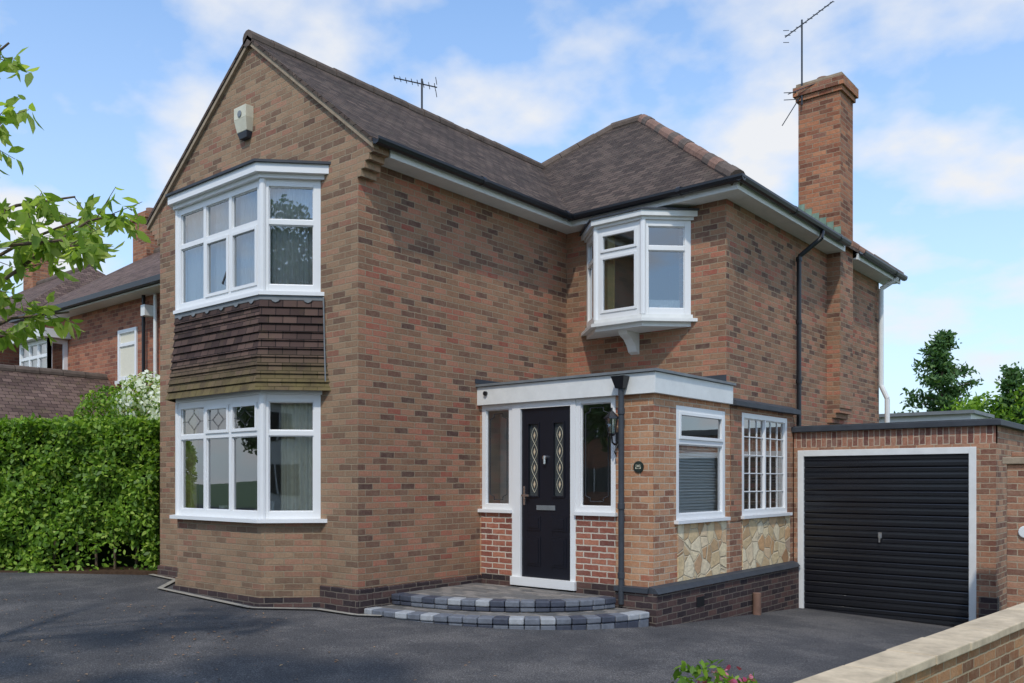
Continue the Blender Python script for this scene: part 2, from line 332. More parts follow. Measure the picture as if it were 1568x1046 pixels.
def window(mb,F,u0,u1,z0,z1,cols=1,transom=None,openers=(),fw=.06,mw=.06,lead=None,dback=-.07,gl=None):
    W=M_white
    mb.lb(F,u0,u0+fw,z0,z1,dback,0,W); mb.lb(F,u1-fw,u1,z0,z1,dback,0,W)
    mb.lb(F,u0+fw,u1-fw,z0,z0+fw,dback,-.001,W); mb.lb(F,u0+fw,u1-fw,z1-fw,z1,dback,-.001,W)
    a0,a1=u0+fw,u1-fw; b0,b1=z0+fw,z1-fw
    if isinstance(cols,int): edges=[a0+(a1-a0)*i/cols for i in range(cols+1)]
    else: edges=[a0]+[a0+(a1-a0)*c for c in cols]+[a1]
    for e in edges[1:-1]: mb.lb(F,e-mw/2,e+mw/2,b0,b1,dback,-.002,W)
    zz=[b0]+([transom] if transom else [])+[b1]
    nc=len(edges)-1
    for c in range(nc):
        x0=edges[c]+(mw/2 if c>0 else 0); x1=edges[c+1]-(mw/2 if c<nc-1 else 0)
        if transom: mb.lb(F,x0,x1,transom-mw/2,transom+mw/2,dback,-.004,W)
        for r in range(len(zz)-1):
            y0=zz[r]+(mw/2 if r>0 else 0); y1=zz[r+1]-(mw/2 if r<len(zz)-2 else 0)
            s=.012
            if (c,r) in openers:
                s=.04
                mb.lb(F,x0,x0+s,y0,y1,-.04,.012,W); mb.lb(F,x1-s,x1,y0,y1,-.04,.012,W)
                mb.lb(F,x0+s,x1-s,y0,y0+s,-.04,.012,W); mb.lb(F,x0+s,x1-s,y1-s,y1,-.04,.012,W)
                mb.lq(F,x0+s,x1-s,y0+s,y1-s,-.018,M_glass); gd=-.012
            else:
                mb.lb(F,x0,x0+s,y0,y1,-.05,-.02,W); mb.lb(F,x1-s,x1,y0,y1,-.05,-.02,W)
                mb.lb(F,x0+s,x1-s,y0,y0+s,-.05,-.02,W); mb.lb(F,x0+s,x1-s,y1-s,y1,-.05,-.02,W)
                mb.lq(F,x0+s,x1-s,y0+s,y1-s,-.035,M_glass); gd=-.029
            if lead and (c,r) in lead:
                P_,t_,n_=F; X0,X1,Y0,Y1=x0+s,x1-s,y0+s,y1-s; cx=(X0+X1)/2; cy=(Y0+Y1)/2
                def q(u,z): return (P_[0]+t_[0]*u+n_[0]*gd,P_[1]+t_[1]*u+n_[1]*gd,z)
                w_=(X1-X0)*.28; h_=(Y1-Y0)*.34
                segs=[((cx,cy+h_),(cx+w_,cy)),((cx+w_,cy),(cx,cy-h_)),((cx,cy-h_),(cx-w_,cy)),((cx-w_,cy),(cx,cy+h_)),((X0,cy),(cx-w_,cy)),((cx+w_,cy),(X1,cy)),((cx,cy+h_),(cx,Y1)),((cx,Y0),(cx,cy-h_))]
                for a_,b_ in segs: mb.cyl(q(*a_),q(*b_),.0035,M_ldark,4)
def curtain(mb,P,Q,z0,z1,mat,amp=.03,waves=8):
    n=waves*6; P=Vector(P);Q=Vector(Q); d=(Q-P); nn=Vector((d.y,-d.x)).normalized()
    pr=None
    for i in range(n+1):
        f=i/n; p=P+d*f+nn*amp*math.sin(f*waves*2*math.pi+math.sin(f*9))
        if pr is not None: mb.face([(pr.x,pr.y,z0),(p.x,p.y,z0),(p.x,p.y,z1),(pr.x,pr.y,z1)],mat)
        pr=p

# ------------------------------------------------------------------ ground
def sm(x,a,b):
    t=max(0,min(1,(x-a)/(b-a))); return t*t*(3-2*t)
def H(x,y):
    return -.03*max(-6,min(6,x)) -.062*max(0,min(8,y)-1.5)*sm(x,0,2.4)
def grid(name,x0,x1,y0,y1,st,off,mat,parent=None):
    nx=max(1,int((x1-x0)/st)); ny=max(1,int((y1-y0)/st)); v=[];f=[]
    for j in range(ny+1):
        for i in range(nx+1):
            x=x0+(x1-x0)*i/nx; y=y0+(y1-y0)*j/ny; v.append((x,y,H(x,y)+off))
    for j in range(ny):
        for i in range(nx):
            a=j*(nx+1)+i; f.append((a,a+1,a+nx+2,a+nx+1))
    me=bpy.data.meshes.new(name); me.from_pydata(v,[],f); me.materials.append(mat)
    o=bpy.data.objects.new(name,me); scene.collection.objects.link(o); return o
grid('ground',-400,400,-400,400,2.0,-.05,M_grass)
grid('driveway',-7.2,6.05,-9.5,6.3,.25,0,M_asph)
M_pavement=plain('pavement_slabs',srgb(140,136,130),.9,6,.25,.2,.2)
grid('pavement',-60,60,-11.7,-9.5,2,.03,M_pavement)
grid('road',-60,60,-19,-11.7,2,-.02,asphalt_mat('road_asphalt',.06))

# ------------------------------------------------------------------ MAIN HOUSE
house=empty('brick_house')
GL=4.45; YW=4.07; XW=2.6; YB=10.47; ZE=5.3
PITCH=.795; ZR=5.40; OH=.3
XR=-2.12; ridgeZ=ZR+PITCH*(OH-XR)

mb=MB()
Fg,_=FR((-GL,0),(0,0))
mb.wall(Fg,GL,.28,ZE-.1,[(1.05,3.6,1.06,2.56),(1.05,3.6,3.76,5.08)],M_gable,rev=.25,revmat=M_room)
mb.face([(-GL,0,ZE-.1),(0,0,ZE-.1),(0,0,5.6),(XR,0,ridgeZ-.05),(-GL,0,5.55)],M_gable)
mb.build('gable_wall',house)
mb=MB()
Fa,_=FR((0,0),(0,YW)); mb.wall(Fa,YW,.28,ZE,[],M_side)
Fw,_=FR((0,YW),(XW,YW)); mb.wall(Fw,XW,-.6,ZE,[(.5,1.9,3.75,5.05)],M_side,rev=.25,revmat=M_room)
Fs,_=FR((XW,YW),(XW,YB)); mb.wall(Fs,YB-YW,-.8,ZE,[],M_side)
Fb,_=FR((XW,YB),(-GL,YB)); mb.wall(Fb,XW+GL,-.8,ZE,[],M_side)
Fl,_=FR((-GL,YB),(-GL,0)); mb.wall(Fl,YB,-.8,ZE,[],M_side)
mb.build('side_walls',house)
mb=MB()
mb.box(-GL-.03,-3.56,-.03,.2,-.4,.28,M_dark); mb.box(-.66,.035,-.035,.2,-.4,.28,M_dark)
mb.box(.0,.033,.2,2.1,-.4,.28,M_dark)
mb.build('plinth',house,bevel=.012)
# kneelers
mb=MB()
for sx,x0 in ((1,0),(-1,-GL)):
    prof=[(0,5.02),(.07,5.02),(.07,5.1),(.14,5.1),(.14,5.18),(.21,5.18),(.21,5.25),(.29,5.25),(.29,5.36),(0,5.6 if sx>0 else 5.55)]
    pf=[(x0+sx*a,z) for a,z in prof]
    f=[(x,-.012,z) for x,z in pf]; bk=[(x,.22,z) for x,z in pf]
    if sx<0: f.reverse(); bk.reverse()
    mb.face(f,M_gable); mb.face(list(reversed(bk)),M_gable)
    n=len(f)
    for i in range(n):
        j=(i+1)%n; mb.face([f[j],f[i],bk[i],bk[j]],M_gable)
mb.build('kneelers',house)

# roof
mb=MB()
def zr(d): return ZR+PITCH*d
ex=OH; ey=YW-OH
yv=ey+(OH-XR)
fy=-.06
mb.slab([(ex,fy,ZR),(ex,ey,ZR),(XR,yv,ridgeZ),(XR,fy,ridgeZ)],.05,M_roof)
mb.slab([(-GL-OH,ey,ZR),(-GL-OH,fy,ZR),(XR,fy,ridgeZ),(XR,yv,ridgeZ)],.05,M_roof)
span=(YB+OH-ey)/2; apZ=zr(span); ya=ey+span; xa=XW+OH-span; xb=-GL-OH+span
XE=XW+OH; XL=-GL-OH; yb=YB+OH
mb.slab([(ex,ey,ZR),(XE,ey,ZR),(xa,ya,apZ),(xb,ya,apZ),(XR,yv,ridgeZ)],.05,M_roof)
mb.slab([(XE,ey,ZR),(XE,yb,ZR),(xa,ya,apZ)],.05,M_roof)
mb.slab([(XE,yb,ZR),(XL,yb,ZR),(xb,ya,apZ),(xa,ya,apZ)],.05,M_roof)
mb.slab([(XL,yb,ZR),(XL,ey,ZR),(xb,ya,apZ)],.05,M_roof)
mb.build('roof_slopes',house)
def ridge(mb,p,q,mat,r=.11,seg=.33):
    p=Vector(p);q=Vector(q); n=max(1,int((q-p).length/seg)); 
    for i in range(n):
        a=p.lerp(q,i/n); b=p.lerp(q,(i+.97)/n); rr=r*random.uniform(.96,1.05)
        off=Vector((0,0,-.035+random.uniform(-.006,.006)))
        mb.cyl(a+off,b+off,rr,mat if random.random()<.75 else M_ridge,12,rr*.97)
mb=MB()
ridge(mb,(XR,fy,ridgeZ),(XR,yv,ridgeZ),M_ridge)
ridge(mb,(xb,ya,apZ),(XR,yv,ridgeZ),M_ridge)
ridge(mb,(xb,ya,apZ),(xa,ya,apZ),M_ridge)
ridge(mb,(xa,ya,apZ),(XE,ey,ZR),M_ridge2)
ridge(mb,(xa,ya,apZ),(XE,yb,ZR),M_ridge2)
mb.build('ridge_tiles',house)
# verge mortar
mb=MB()
for s0,x0 in ((1,ex),(-1,XL)):
    a=(x0,ZR); b=(XR,ridgeZ)
    y0,y1=-.045,.05
    if s0>0: mb.hexa([(a[0],y0,a[1]-.12),(a[0],y1,a[1]-.12),(b[0]+.01,y1,b[1]-.12),(b[0]+.01,y0,b[1]-.12),(a[0],y0,a[1]-.052),(a[0],y1,a[1]-.052),(b[0]+.01,y1,b[1]-.052),(b[0]+.01,y0,b[1]-.052)],M_mortar)
    else: mb.hexa([(a[0],y1,a[1]-.12),(a[0],y0,a[1]-.12),(b[0]-.01,y0,b[1]-.12),(b[0]-.01,y1,b[1]-.12),(a[0],y1,a[1]-.052),(a[0],y0,a[1]-.052),(b[0]-.01,y0,b[1]-.052),(b[0]-.01,y1,b[1]-.052)],M_mortar)
mb.build('verge_mortar',house)
# eaves
mb=MB(); sz=5.25
mb.box(.001,OH-.03,.23,YW-.001,sz,sz+.02,M_wpaint)
mb.box(OH-.03,XE-.03,ey+.03,YW-.001,sz,sz+.02,M_wpaint)
mb.box(XW+.001,XE-.03,YW-.001,7.74,sz,sz+.02,M_wpaint); mb.box(XW+.001,XE-.03,8.36,yb-.03,sz,sz+.02,M_wpaint)
mb.build('soffit',house)
mb=MB()
FB=M_wpaint
mb.box(OH-.03,OH,.23,ey+.03,sz-.01,5.34,FB)
mb.box(OH,XE-.03,ey,ey+.03,sz-.01,5.34,FB)
mb.box(XE-.03,XE,ey,7.74,sz-.01,5.34,FB); mb.box(XE-.03,XE,8.36,yb,sz-.01,5.34,FB)
mb.box(XL,XL+.03,.2,yb,sz-.01,5.34,M_black)
mb.build('fascia_boards',house)
mb=MB()
def gutter(mb,p,q,r=.056):
    p=Vector(p);q=Vector(q);d=(q-p).normalized();s=Vector((d.y,-d.x,0))
    pr=[(-r,.0),(-r,-.03),(-r*.7,-.068),(0,-.08),(r*.7,-.068),(r,-.03),(r,.0),(r*.85,0),(r*.8,-.03),(0,-.06),(-r*.8,-.03),(-r*.85,0)]
    A=[p+s*a+Vector((0,0,b)) for a,b in pr];B=[q+s*a+Vector((0,0,b)) for a,b in pr]; n=len(pr)
    for i in range(n):
        j=(i+1)%n; mb.face([A[i],A[j],B[j],B[i]],M_black)
    mb.face(A,M_black); mb.face(list(reversed(B)),M_black)
    Ln=(q-p).length
    for i in range(1,int(Ln/1.8)+1):
        c=p+d*(i*1.8)
        if i*1.8<Ln-.1: mb.cyl(c-d*.03+Vector((0,0,-.025)),c+d*.03+Vector((0,0,-.025)),r*1.1,M_black,12)
GZ=5.385
gutter(mb,(OH+.06,-.05,GZ),(OH+.06,ey-.06,GZ-.01))
gutter(mb,(OH+.0,ey-.06,GZ-.005),(XE+.115,ey-.06,GZ))
gutter(mb,(XE+.06,ey-.1,GZ),(XE+.06,7.7,GZ-.005)); gutter(mb,(XE+.06,8.4,GZ-.005),(XE+.06,yb+.05,GZ-.01))
mb.path([(XE+.065,6.55,5.3),(XE+.06,6.5,5.18),(XW+.08,6.35,4.92),(XW+.08,6.35,2.2)],.036,M_black,10)
for z in (4.85,3.9,3.0): mb.cyl((XW+.08,6.35,z),(XW+.08,6.35,z+.06),.048,M_black,10)
mb.build('gutters',house)
mb=MB()
mb.path([(XE+.06,10.4,5.28),(XW+.09,10.3,5.1),(XW+.09,10.3,3.3),(XW+.2,10.3,3.05),(XW+.2,10.3,2.3)],.045,M_wpaint,10)
mb.build('rear_downpipe',house)

# chimney
mb=MB()
cx0,cx1,cy0,cy1=2.12,2.82,7.75,8.35
mb.box(XW-.1,cx1,cy0,cy1,2.72,5.3,M_side)
for i,(w,z) in enumerate(((.2,2.64),(.14,2.56),(.08,2.48))): mb.box(XW-.1,XW+w,cy0,cy1,z,z+.08,M_side)
mb.box(XW-.1,XW+.03,cy0+.02,cy1-.02,-.6,2.48,M_side)
mb.box(cx0,cx1,cy0,cy1,5.3,7.88,M_chim)
mb.box(cx0-.035,cx1+.035,cy0-.035,cy1+.035,7.88,7.96,M_chim)
mb.box(cx0-.07,cx1+.07,cy0-.07,cy1+.07,7.96,8.11,M_chim)
mb.box(cx0-.03,cx1+.03,cy0-.03,cy1+.03,8.11,8.17,M_mortar)
for yy in (cy0+.17,cy1-.17):
    mb.cyl((2.47,yy,8.16),(2.47,yy,8.24),.11,M_ridge2,14,.1)
for i in range(6):
    x=2.12+.12*i; z=zr(XE-x)
    mb.box(x,x+.11,cy0-.012,cy0-.002,z-.08,z+.13,M_green)
mb.face([(cx0-.3,cy0-.02,zr(XE-cx0+.3)+.012),(cx0-.3,cy0-.16,zr(XE-cx0+.3)+.012),(XE-.02,cy0-.16,zr(.02)+.012),(XE-.02,cy0-.02,zr(.02)+.012)],M_green)
mb.build('chimney_stack',house)
def aerial(mb,base,h,bdir,blen,nel,ellen,tilt=0):
    b=Vector(base); top=b+Vector((0,0,h)); mb.cyl(b,top,.016,M_ldark,6)
    d=Vector((bdir[0],bdir[1],tilt)).normalized(); s=Vector((-d.y,d.x,0)).normalized(); s=(s+Vector((0,0,.5))).normalized() if tilt>.5 else s
    c=top-Vector((0,0,.08)); mb.cyl(c-d*blen*.35,c+d*blen*.65,.010,M_ldark,6)
    for i in range(nel):
        p=c-d*blen*.3+d*blen*.93*i/(nel-1); l=ellen*(1-.4*i/nel)
        mb.cyl(p-s*l/2,p+s*l/2,.006,M_ldark,5)
    for zz in (-.1,.1):
        p=c-d*blen*.33+Vector((0,0,zz)); mb.cyl(p-s*ellen*.5,p+s*ellen*.5,.006,M_ldark,5)
mb=MB(); aerial(mb,(2.2,7.7,7.8),1.42,(.77,.64),1.0,9,.32,.75)
mb.cyl((2.0,7.6,8.0),(2.5,7.7,8.1),.008,M_ldark,6); mb.cyl((1.9,7.6,7.5),(2.2,7.72,8.0),.008,M_ldark,6)
for z in (8.02,7.9): mb.cyl((1.95,7.55,z),(2.25,7.8,z+.02),.007,M_ldark,5)
mb.build('tv_aerial')
mb=MB(); aerial(mb,(XR,3.1,ridgeZ-.05),.6,(-.7,-.6),.7,8,.25,.2); mb.build('tv_aerial')

# ---- bays
def bpts(x0,x1,y0,b,s,d=0):
    ln=math.hypot(s,b); e=d*ln/b
    return [(x0-e,y0),(x0-e+s*(b+d)/b,y0-b-d),(x1+e-s*(b+d)/b,y0-b-d),(x1+e,y0)]
def baywin(mb,x0,x1,y0,b,s,z0,z1,transom,fcols,fop,sop,lead=None):
    P=bpts(x0,x1,y0,b,s)
    for i in range(3):
        F,Ln=FR(P[i],P[i+1])
        if i==1: window(mb,F,.0,Ln,z0,z1,fcols,transom,fop,fw=.085,lead=lead)
        else: window(mb,F,.0,Ln,z0,z1,1,transom,sop,fw=.085)
    for i in (1,2): mb.cyl((P[i][0],P[i][1]+.02,z0),(P[i][0],P[i][1]+.02,z1),.045,M_white,10)
BX0,BX1,BB,BS=-3.55,-.68,.5,.48
mb=MB()
B=lambda d:bpts(BX0,BX1,0,BB,BS,d)
for i in range(3):
    P=B(0); F,Ln=FR(P[i],P[i+1]); mb.lq(F,0,Ln,.2,1.03,0,M_gable)
mb.build('bay_base_wall',house)
mb=MB(); mb.prism(B(.05),-.4,.14,M_dark); mb.prism(B(.025),.14,.24,M_gable); mb.build('bay_plinth',house,bevel=.01)
mb=MB()
mb.prism(B(.09),1.03,1.075,M_white); mb.prism(B(.02),2.56,2.62,M_white)
mb.prism(B(.05),3.74,3.785,M_white)
mb.prism(B(.05),5.13,5.18,M_white); mb.prism(B(.11),5.18,5.285,M_white)
mb.prism(B(.14),5.285,5.315,M_ldark)
baywin(mb,BX0,BX1,0,BB,BS,1.075,2.56,2.10,3,((1,1),(2,1)),(),lead=((0,1),(1,1),(2,1)))
baywin(mb,BX0,BX1,0,BB,BS,3.785,5.13,4.62,3,((1,0),(2,0)),())
mb.build('bay_windows',house,bevel=.004)
mb=MB()
nco=11; zt=3.70; zb=2.60
mb.prism(B(-.02),2.62,3.74,M_ldark)
def flare(h): return .02+.1*max(0,(1-h))**1.8
for i in range(nco):
    za=zt-(zt-zb)*i/nco; zc=zt-(zt-zb)*(i+1)/nco
    ha=(za-zb)/(zt-zb); hc=(zc-zb)/(zt-zb)
    A=B(flare(ha)); C=B(flare(hc)+.022); D=B(flare(hc))
    for k in range(3):
        mb.face([(C[k][0],C[k][1],zc),(C[k+1][0],C[k+1][1],zc),(A[k+1][0],A[k+1][1],za),(A[k][0],A[k][1],za)],M_hung)
        mb.face([(C[k+1][0],C[k+1][1],zc),(C[k][0],C[k][1],zc),(D[k][0],D[k][1],zc),(D[k+1][0],D[k+1][1],zc)],M_hung)
mb.prism(B(.03),3.685,3.74,M_lead)
P=B(.045)
for k in range(3):
    F,Ln=FR(P[k],P[k+1]); n=max(2,int(Ln/.3))
    for i in range(n):
        u=(i+.5)*Ln/n; w=.06
        mb.face([(F[0][0]+F[1][0]*(u+a),F[0][1]+F[1][1]*(u+a),z) for a,z in ((-w,3.70),(-w*.6,3.665),(0,3.65),(w*.6,3.665),(w,3.70))],M_lead)
mb.build('tile_hanging',house)
mb=MB(); mb.path([(-.6,-.02,3.72),(-.58,-.02,3.1),(-.55,-.03,2.7)],.010,M_lead,6); mb.build('cable',house)
mb=MB()
mb.room(Fg,1.05,3.6,1.06,2.56,-.25,-3.2); mb.room(Fg,1.05,3.6,3.76,5.08,-.25,-2.8)
mb.prism(B(-.08),2.5,2.558,M_room); mb.prism(B(-.08),5.07,5.128,M_room)
Pi=bpts(BX0,BX1,0,BB,BS,-.12)
def lerp(a,b,f): return (a[0]+(b[0]-a[0])*f,a[1]+(b[1]-a[1])*f)
curtain(mb,lerp(Pi[2],Pi[3],.3),lerp(Pi[2],Pi[3],1.0),1.1,2.5,M_curt,.025,5)
curtain(mb,lerp(Pi[1],Pi[2],0),lerp(Pi[1],Pi[2],.13),1.1,2.5,M_curty,.02,3)
curtain(mb,lerp(Pi[1],Pi[2],.9),lerp(Pi[1],Pi[2],1.0),1.1,2.5,M_curty,.015,2)
curtain(mb,Pi[0],Pi[1],1.1,2.5,M_curty,.02,5)
curtain(mb,lerp(Pi[2],Pi[3],.0),lerp(Pi[2],Pi[3],1.0),3.8,5.07,M_net_pale,.015,9)
Pj=bpts(BX0,BX1,0,BB,BS,-.2)
curtain(mb,lerp(Pj[2],Pj[3],.35),lerp(Pj[2],Pj[3],.9),3.8,5.07,M_curt,.025,4)
curtain(mb,lerp(Pi[1],Pi[2],.0),lerp(Pi[1],Pi[2],1.0),3.8,5.07,M_net_pale,.012,16)
curtain(mb,Pi[0],Pi[1],3.8,5.07,M_net_pale,.02,5)
mb.build('bay_rooms',house)
mb=MB()
for x,y,r,h in ((-2.3,-.28,.07,.13),(-1.5,-.3,.06,.1),(-1.32,-.25,.045,.2)):
    mb.cyl((x,y,1.08),(x,y,1.08+h),r*.7,M_wpaint,14,r)
mb.cyl((-1.95,-.42,3.79),(-1.95,-.42,4.02),.02,M_black,8); mb.cyl((-2.02,-.44,4.0),(-1.88,-.44,4.2),.05,M_black,12)
mb.build('sill_ornaments',house)

# oriel
OX0,OX1,OB,OS=.36,2.08,.47,.48
O=lambda d:bpts(OX0,OX1,YW,OB,OS,d)
mb=MB()
mb.prism(O(.07),3.68,3.725,M_wpaint); mb.prism(O(.0),3.62,3.68,M_wpaint); mb.prism(O(.02),3.725,3.78,M_wpaint)
mb.prism(O(.03),5.06,5.10,M_wpaint); mb.prism(O(.07),5.10,5.175,M_wpaint); mb.prism(O(.09),5.175,5.2,M_ldark)
baywin(mb,OX0,OX1,YW,OB,OS,3.78,5.06,4.68,1,((0,0),(0,1)),())
pr=[(0,3.62),(-.34,3.62),(-.32,3.57),(-.2,3.52),(-.12,3.44),(-.07,3.35),(0,3.32)]
a=[(1.13,YW+y,z) for y,z in pr]; b2=[(1.27,YW+y,z) for y,z in pr]
mb.face(a,M_wpaint); mb.face(list(reversed(b2)),M_wpaint)
for i in range(len(pr)):
    j=(i+1)%len(pr); mb.face([a[j],a[i],b2[i],b2[j]],M_wpaint)
mb.build('oriel_window',house,bevel=.004)
mb=MB(); mb.room(Fw,.5,1.9,3.75,5.05,-.25,-2.2)
Pi=bpts(OX0,OX1,YW,OB,OS,-.12)
curtain(mb,lerp(Pi[1],Pi[2],.0),lerp(Pi[1],Pi[2],.3),3.8,5.0,M_curty,.02,3)
curtain(mb,lerp(Pi[2],Pi[3],.0),lerp(Pi[2],Pi[3],1),3.8,4.0,M_net_pale,.01,5)
mb.cyl((1.7,3.95,3.79),(1.7,3.95,3.92),.12,M_wpaint,12)
mb.prism(bpts(OX0,OX1,YW,OB,OS,-.08),5.0,5.05,M_room)
mb.build('oriel_room',house)

# alarm box
mb=MB()
ax=-2.2; 
mb.hexa([(ax-.11,-.09,6.08),(ax+.11,-.09,6.08),(ax+.11,0,6.08),(ax-.11,0,6.08),(ax-.135,-.12,6.24),(ax+.135,-.12,6.24),(ax+.135,0,6.24),(ax-.135,0,6.24)],M_cream)
mb.box(ax-.135,ax+.135,-.12,0,6.24,6.40,M_cream)
mb.hexa([(ax-.08,-.07,6.0),(ax+.08,-.07,6.0),(ax+.08,0,6.0),(ax-.08,0,6.0),(ax-.11,-.09,6.078),(ax+.11,-.09,6.078),(ax+.11,0,6.078),(ax-.11,0,6.078)],M_ldark)
mb.cyl((ax,-.121,6.30),(ax,-.13,6.30),.045,M_lead,12)
mb.build('burglar_alarm_box',house,bevel=.015)

# ------------------------------------------------------------------ PORCH
PY=2.105; PX=2.65; PZ=2.53
Fp,_=FR((0,PY),(PX,PY)); Fq,_=FR((PX,PY),(PX,YW)); Fr,_=FR((PX,YW),(PX,6.19))
mb=MB()
mb.wall(Fp,PX,.3,PZ,[(.03,.565,1.15,PZ),(.565,1.57,.24,PZ),(1.57,2.145,1.15,PZ)],M_porch,rev=.09)
mb.lb(Fp,.03,.565,.3,1.11,.001,.006,M_panel); mb.lb(Fp,1.57,2.145,.3,1.11,.001,.006,M_panel)
mb.lb(Fp,.03,.565,-.1,.3,-.05,.004,M_dark); mb.lb(Fp,1.57,PX,-.1,.3,-.05,.004,M_dark)
mb.wall(Fq,YW-PY,.0,PZ,[(.53,1.82,1.06,2.43)],M_porch,rev=.09)
mb.wall(Fr,6.19-YW,-.5,2.52,[(.36,1.9,1.06,2.45)],M_garage,rev=.09)
mb.lb(Fr,0,.3,1.0,2.52,.001,.012,M_side)
mb.build('porch_walls',house)
mb=MB()
mb.lb(Fq,.56,1.84,.33,1.015,-.02,.012,M_stone); mb.lb(Fr,.36,1.98,.33,1.015,-.02,.012,M_stone)
mb.build('stone_panels',house)
mb=MB()
def plinthseg(y0,y1):
    x=PX
    mb.hexa([(x,y0,-.7),(x+.1,y0,-.7),(x+.1,y1,-.7),(x,y1,-.7),(x,y0,.25),(x+.1,y0,.25),(x+.1,y1,.25),(x,y1,.25)],M_dark)
    mb.hexa([(x,y0,.252),(x+.13,y0,.252),(x+.13,y1,.252),(x,y1,.252),(x,y0,.33),(x+.08,y0,.31),(x+.08,y1,.31),(x,y1,.33)],M_ldark)
plinthseg(PY-.1,6.17)
mb.box(PX-.45,PX,PY-.1,PY-.002,-.5,.25,M_dark); mb.box(PX-.45,PX,PY-.13,PY-.002,.252,.31,M_ldark)
mb.box(PX+.101,PX+.106,2.95,3.15,.0,.12,M_black)
mb.cyl((PX+.16,4.55,-.3),(PX+.16,4.55,.02),.055,M_ridge2,14)
mb.build('porch_plinth',house,bevel=.01)
mb=MB()
window(mb,Fp,.035,.565,1.155,PZ,1,None,(),fw=.065,mw=.05)
window(mb,Fp,1.57,2.14,1.155,PZ,1,None,(),fw=.065,mw=.05)
mb.lb(Fp,.0,.565,1.11,1.155,-.05,.05,M_white); mb.lb(Fp,1.57,2.17,1.11,1.155,-.05,.05,M_white)
window(mb,Fq,.53,1.82,1.06,2.43,1,2.0,((0,1),),fw=.07)
mb.lb(Fq,.48,1.86,1.015,1.06,-.05,.06,M_white)
window(mb,Fr,.36,1.9,1.06,2.45,2,None,(),fw=.07,mw=.04)
mb.lb(Fr,.3,1.96,1.015,1.06,-.05,.06,M_white)
for i in range(1,6):
    u=.43+(1.83-.43)*i/6
    if i!=3: mb.lb(Fr,u-.007,u+.007,1.12,2.39,-.034,-.022,M_white)
for i in range(1,5):
    z=1.13+1.25*i/5; mb.lb(Fr,.43,1.83,z-.007,z+.007,-.034,-.021,M_white)
def tube2(a,b,r=.005):
    mb.cyl((a[0],PY+.03,a[1]),(b[0],PY+.03,b[1]),r,M_ldark,5)
for a,b_ in ((.035,.565),(1.57,2.14)):
    u0,u1,z0,z1=a+.12,b_-.12,1.28,2.41; k=.07
    pts=[(u0+k,z0),(u1-k,z0),(u1-k,z0+k*.6),(u1,z0+k),(u1,z1-k),(u1-k,z1-k*.6),(u1-k,z1),(u0+k,z1),(u0+k,z1-k*.6),(u0,z1-k),(u0,z0+k),(u0+k,z0+k*.6),(u0+k,z0)]
    for p,q in zip(pts[:-1],pts[1:]): tube2(p,q)
mb.lb(Fp,.565,.70,.24,PZ,-.07,.012,M_white); mb.lb(Fp,1.49,1.57,.24,PZ,-.07,.012,M_white)
mb.lb(Fp,.70,1.49,2.45,PZ,-.07,.011,M_white); mb.lb(Fp,.56,1.58,.19,.3,-.07,.05,M_white)
mb.box(.0,PX+.06,PY-.06,PY,PZ,2.77,M_wpaint); mb.box(PX,PX+.06,PY,YW-.03,PZ,2.77,M_wpaint)
mb.build('porch_frames',house,bevel=.004)
mb=MB()
mb.box(.0,PX+.09,PY-.09,YW,2.775,2.805,M_lead)
mb.hexa([(XW,YW-.02,2.52),(PX+.1,YW-.02,2.52),(PX+.1,6.25,2.52),(XW,6.25,2.52),(XW,YW-.02,2.64),(PX+.1,YW-.02,2.58),(PX+.1,6.25,2.58),(XW,6.25,2.64)],M_ldark)
mb.lb(Fw,0,XW,2.82,2.93,.001,.01,M_ldark); mb.lb(Fa,PY-.1,YW,2.82,2.88,.001,.01,M_ldark)
mb.cyl((.16,PY-.06,2.68),(.16,PY-.09,2.68),.03,M_black,10)
mb.build('porch_roof',house)
mb=MB()
mb.room(Fp,.03,2.64,.2,PZ,-.1,-1.9,right=False)
mb.room(Fr,.1,2.05,.6,2.5,-.1,-2.4)
curtain(mb,(PX-.14,YW+.36),(PX-.14,6.0),1.1,2.42,M_net_pale,.02,14)
curtain(mb,(.05,PY+.35),(.6,PY+.35),.5,2.5,M_net_pale,.01,3)  # pale sheet added so the sidelight reads bright; no curtain hangs here
for i in range(23):
    z=1.10+i*.037; x=PX-.12
    mb.hexa([(x-.004,PY+.55,z),(x+.008,PY+.55,z),(x+.008,PY+1.8,z),(x-.004,PY+1.8,z),(x-.014,PY+.55,z+.031),(x-.010,PY+.55,z+.031),(x-.010,PY+1.8,z+.031),(x-.014,PY+1.8,z+.031)],M_white)
mb.build('porch_rooms',house)
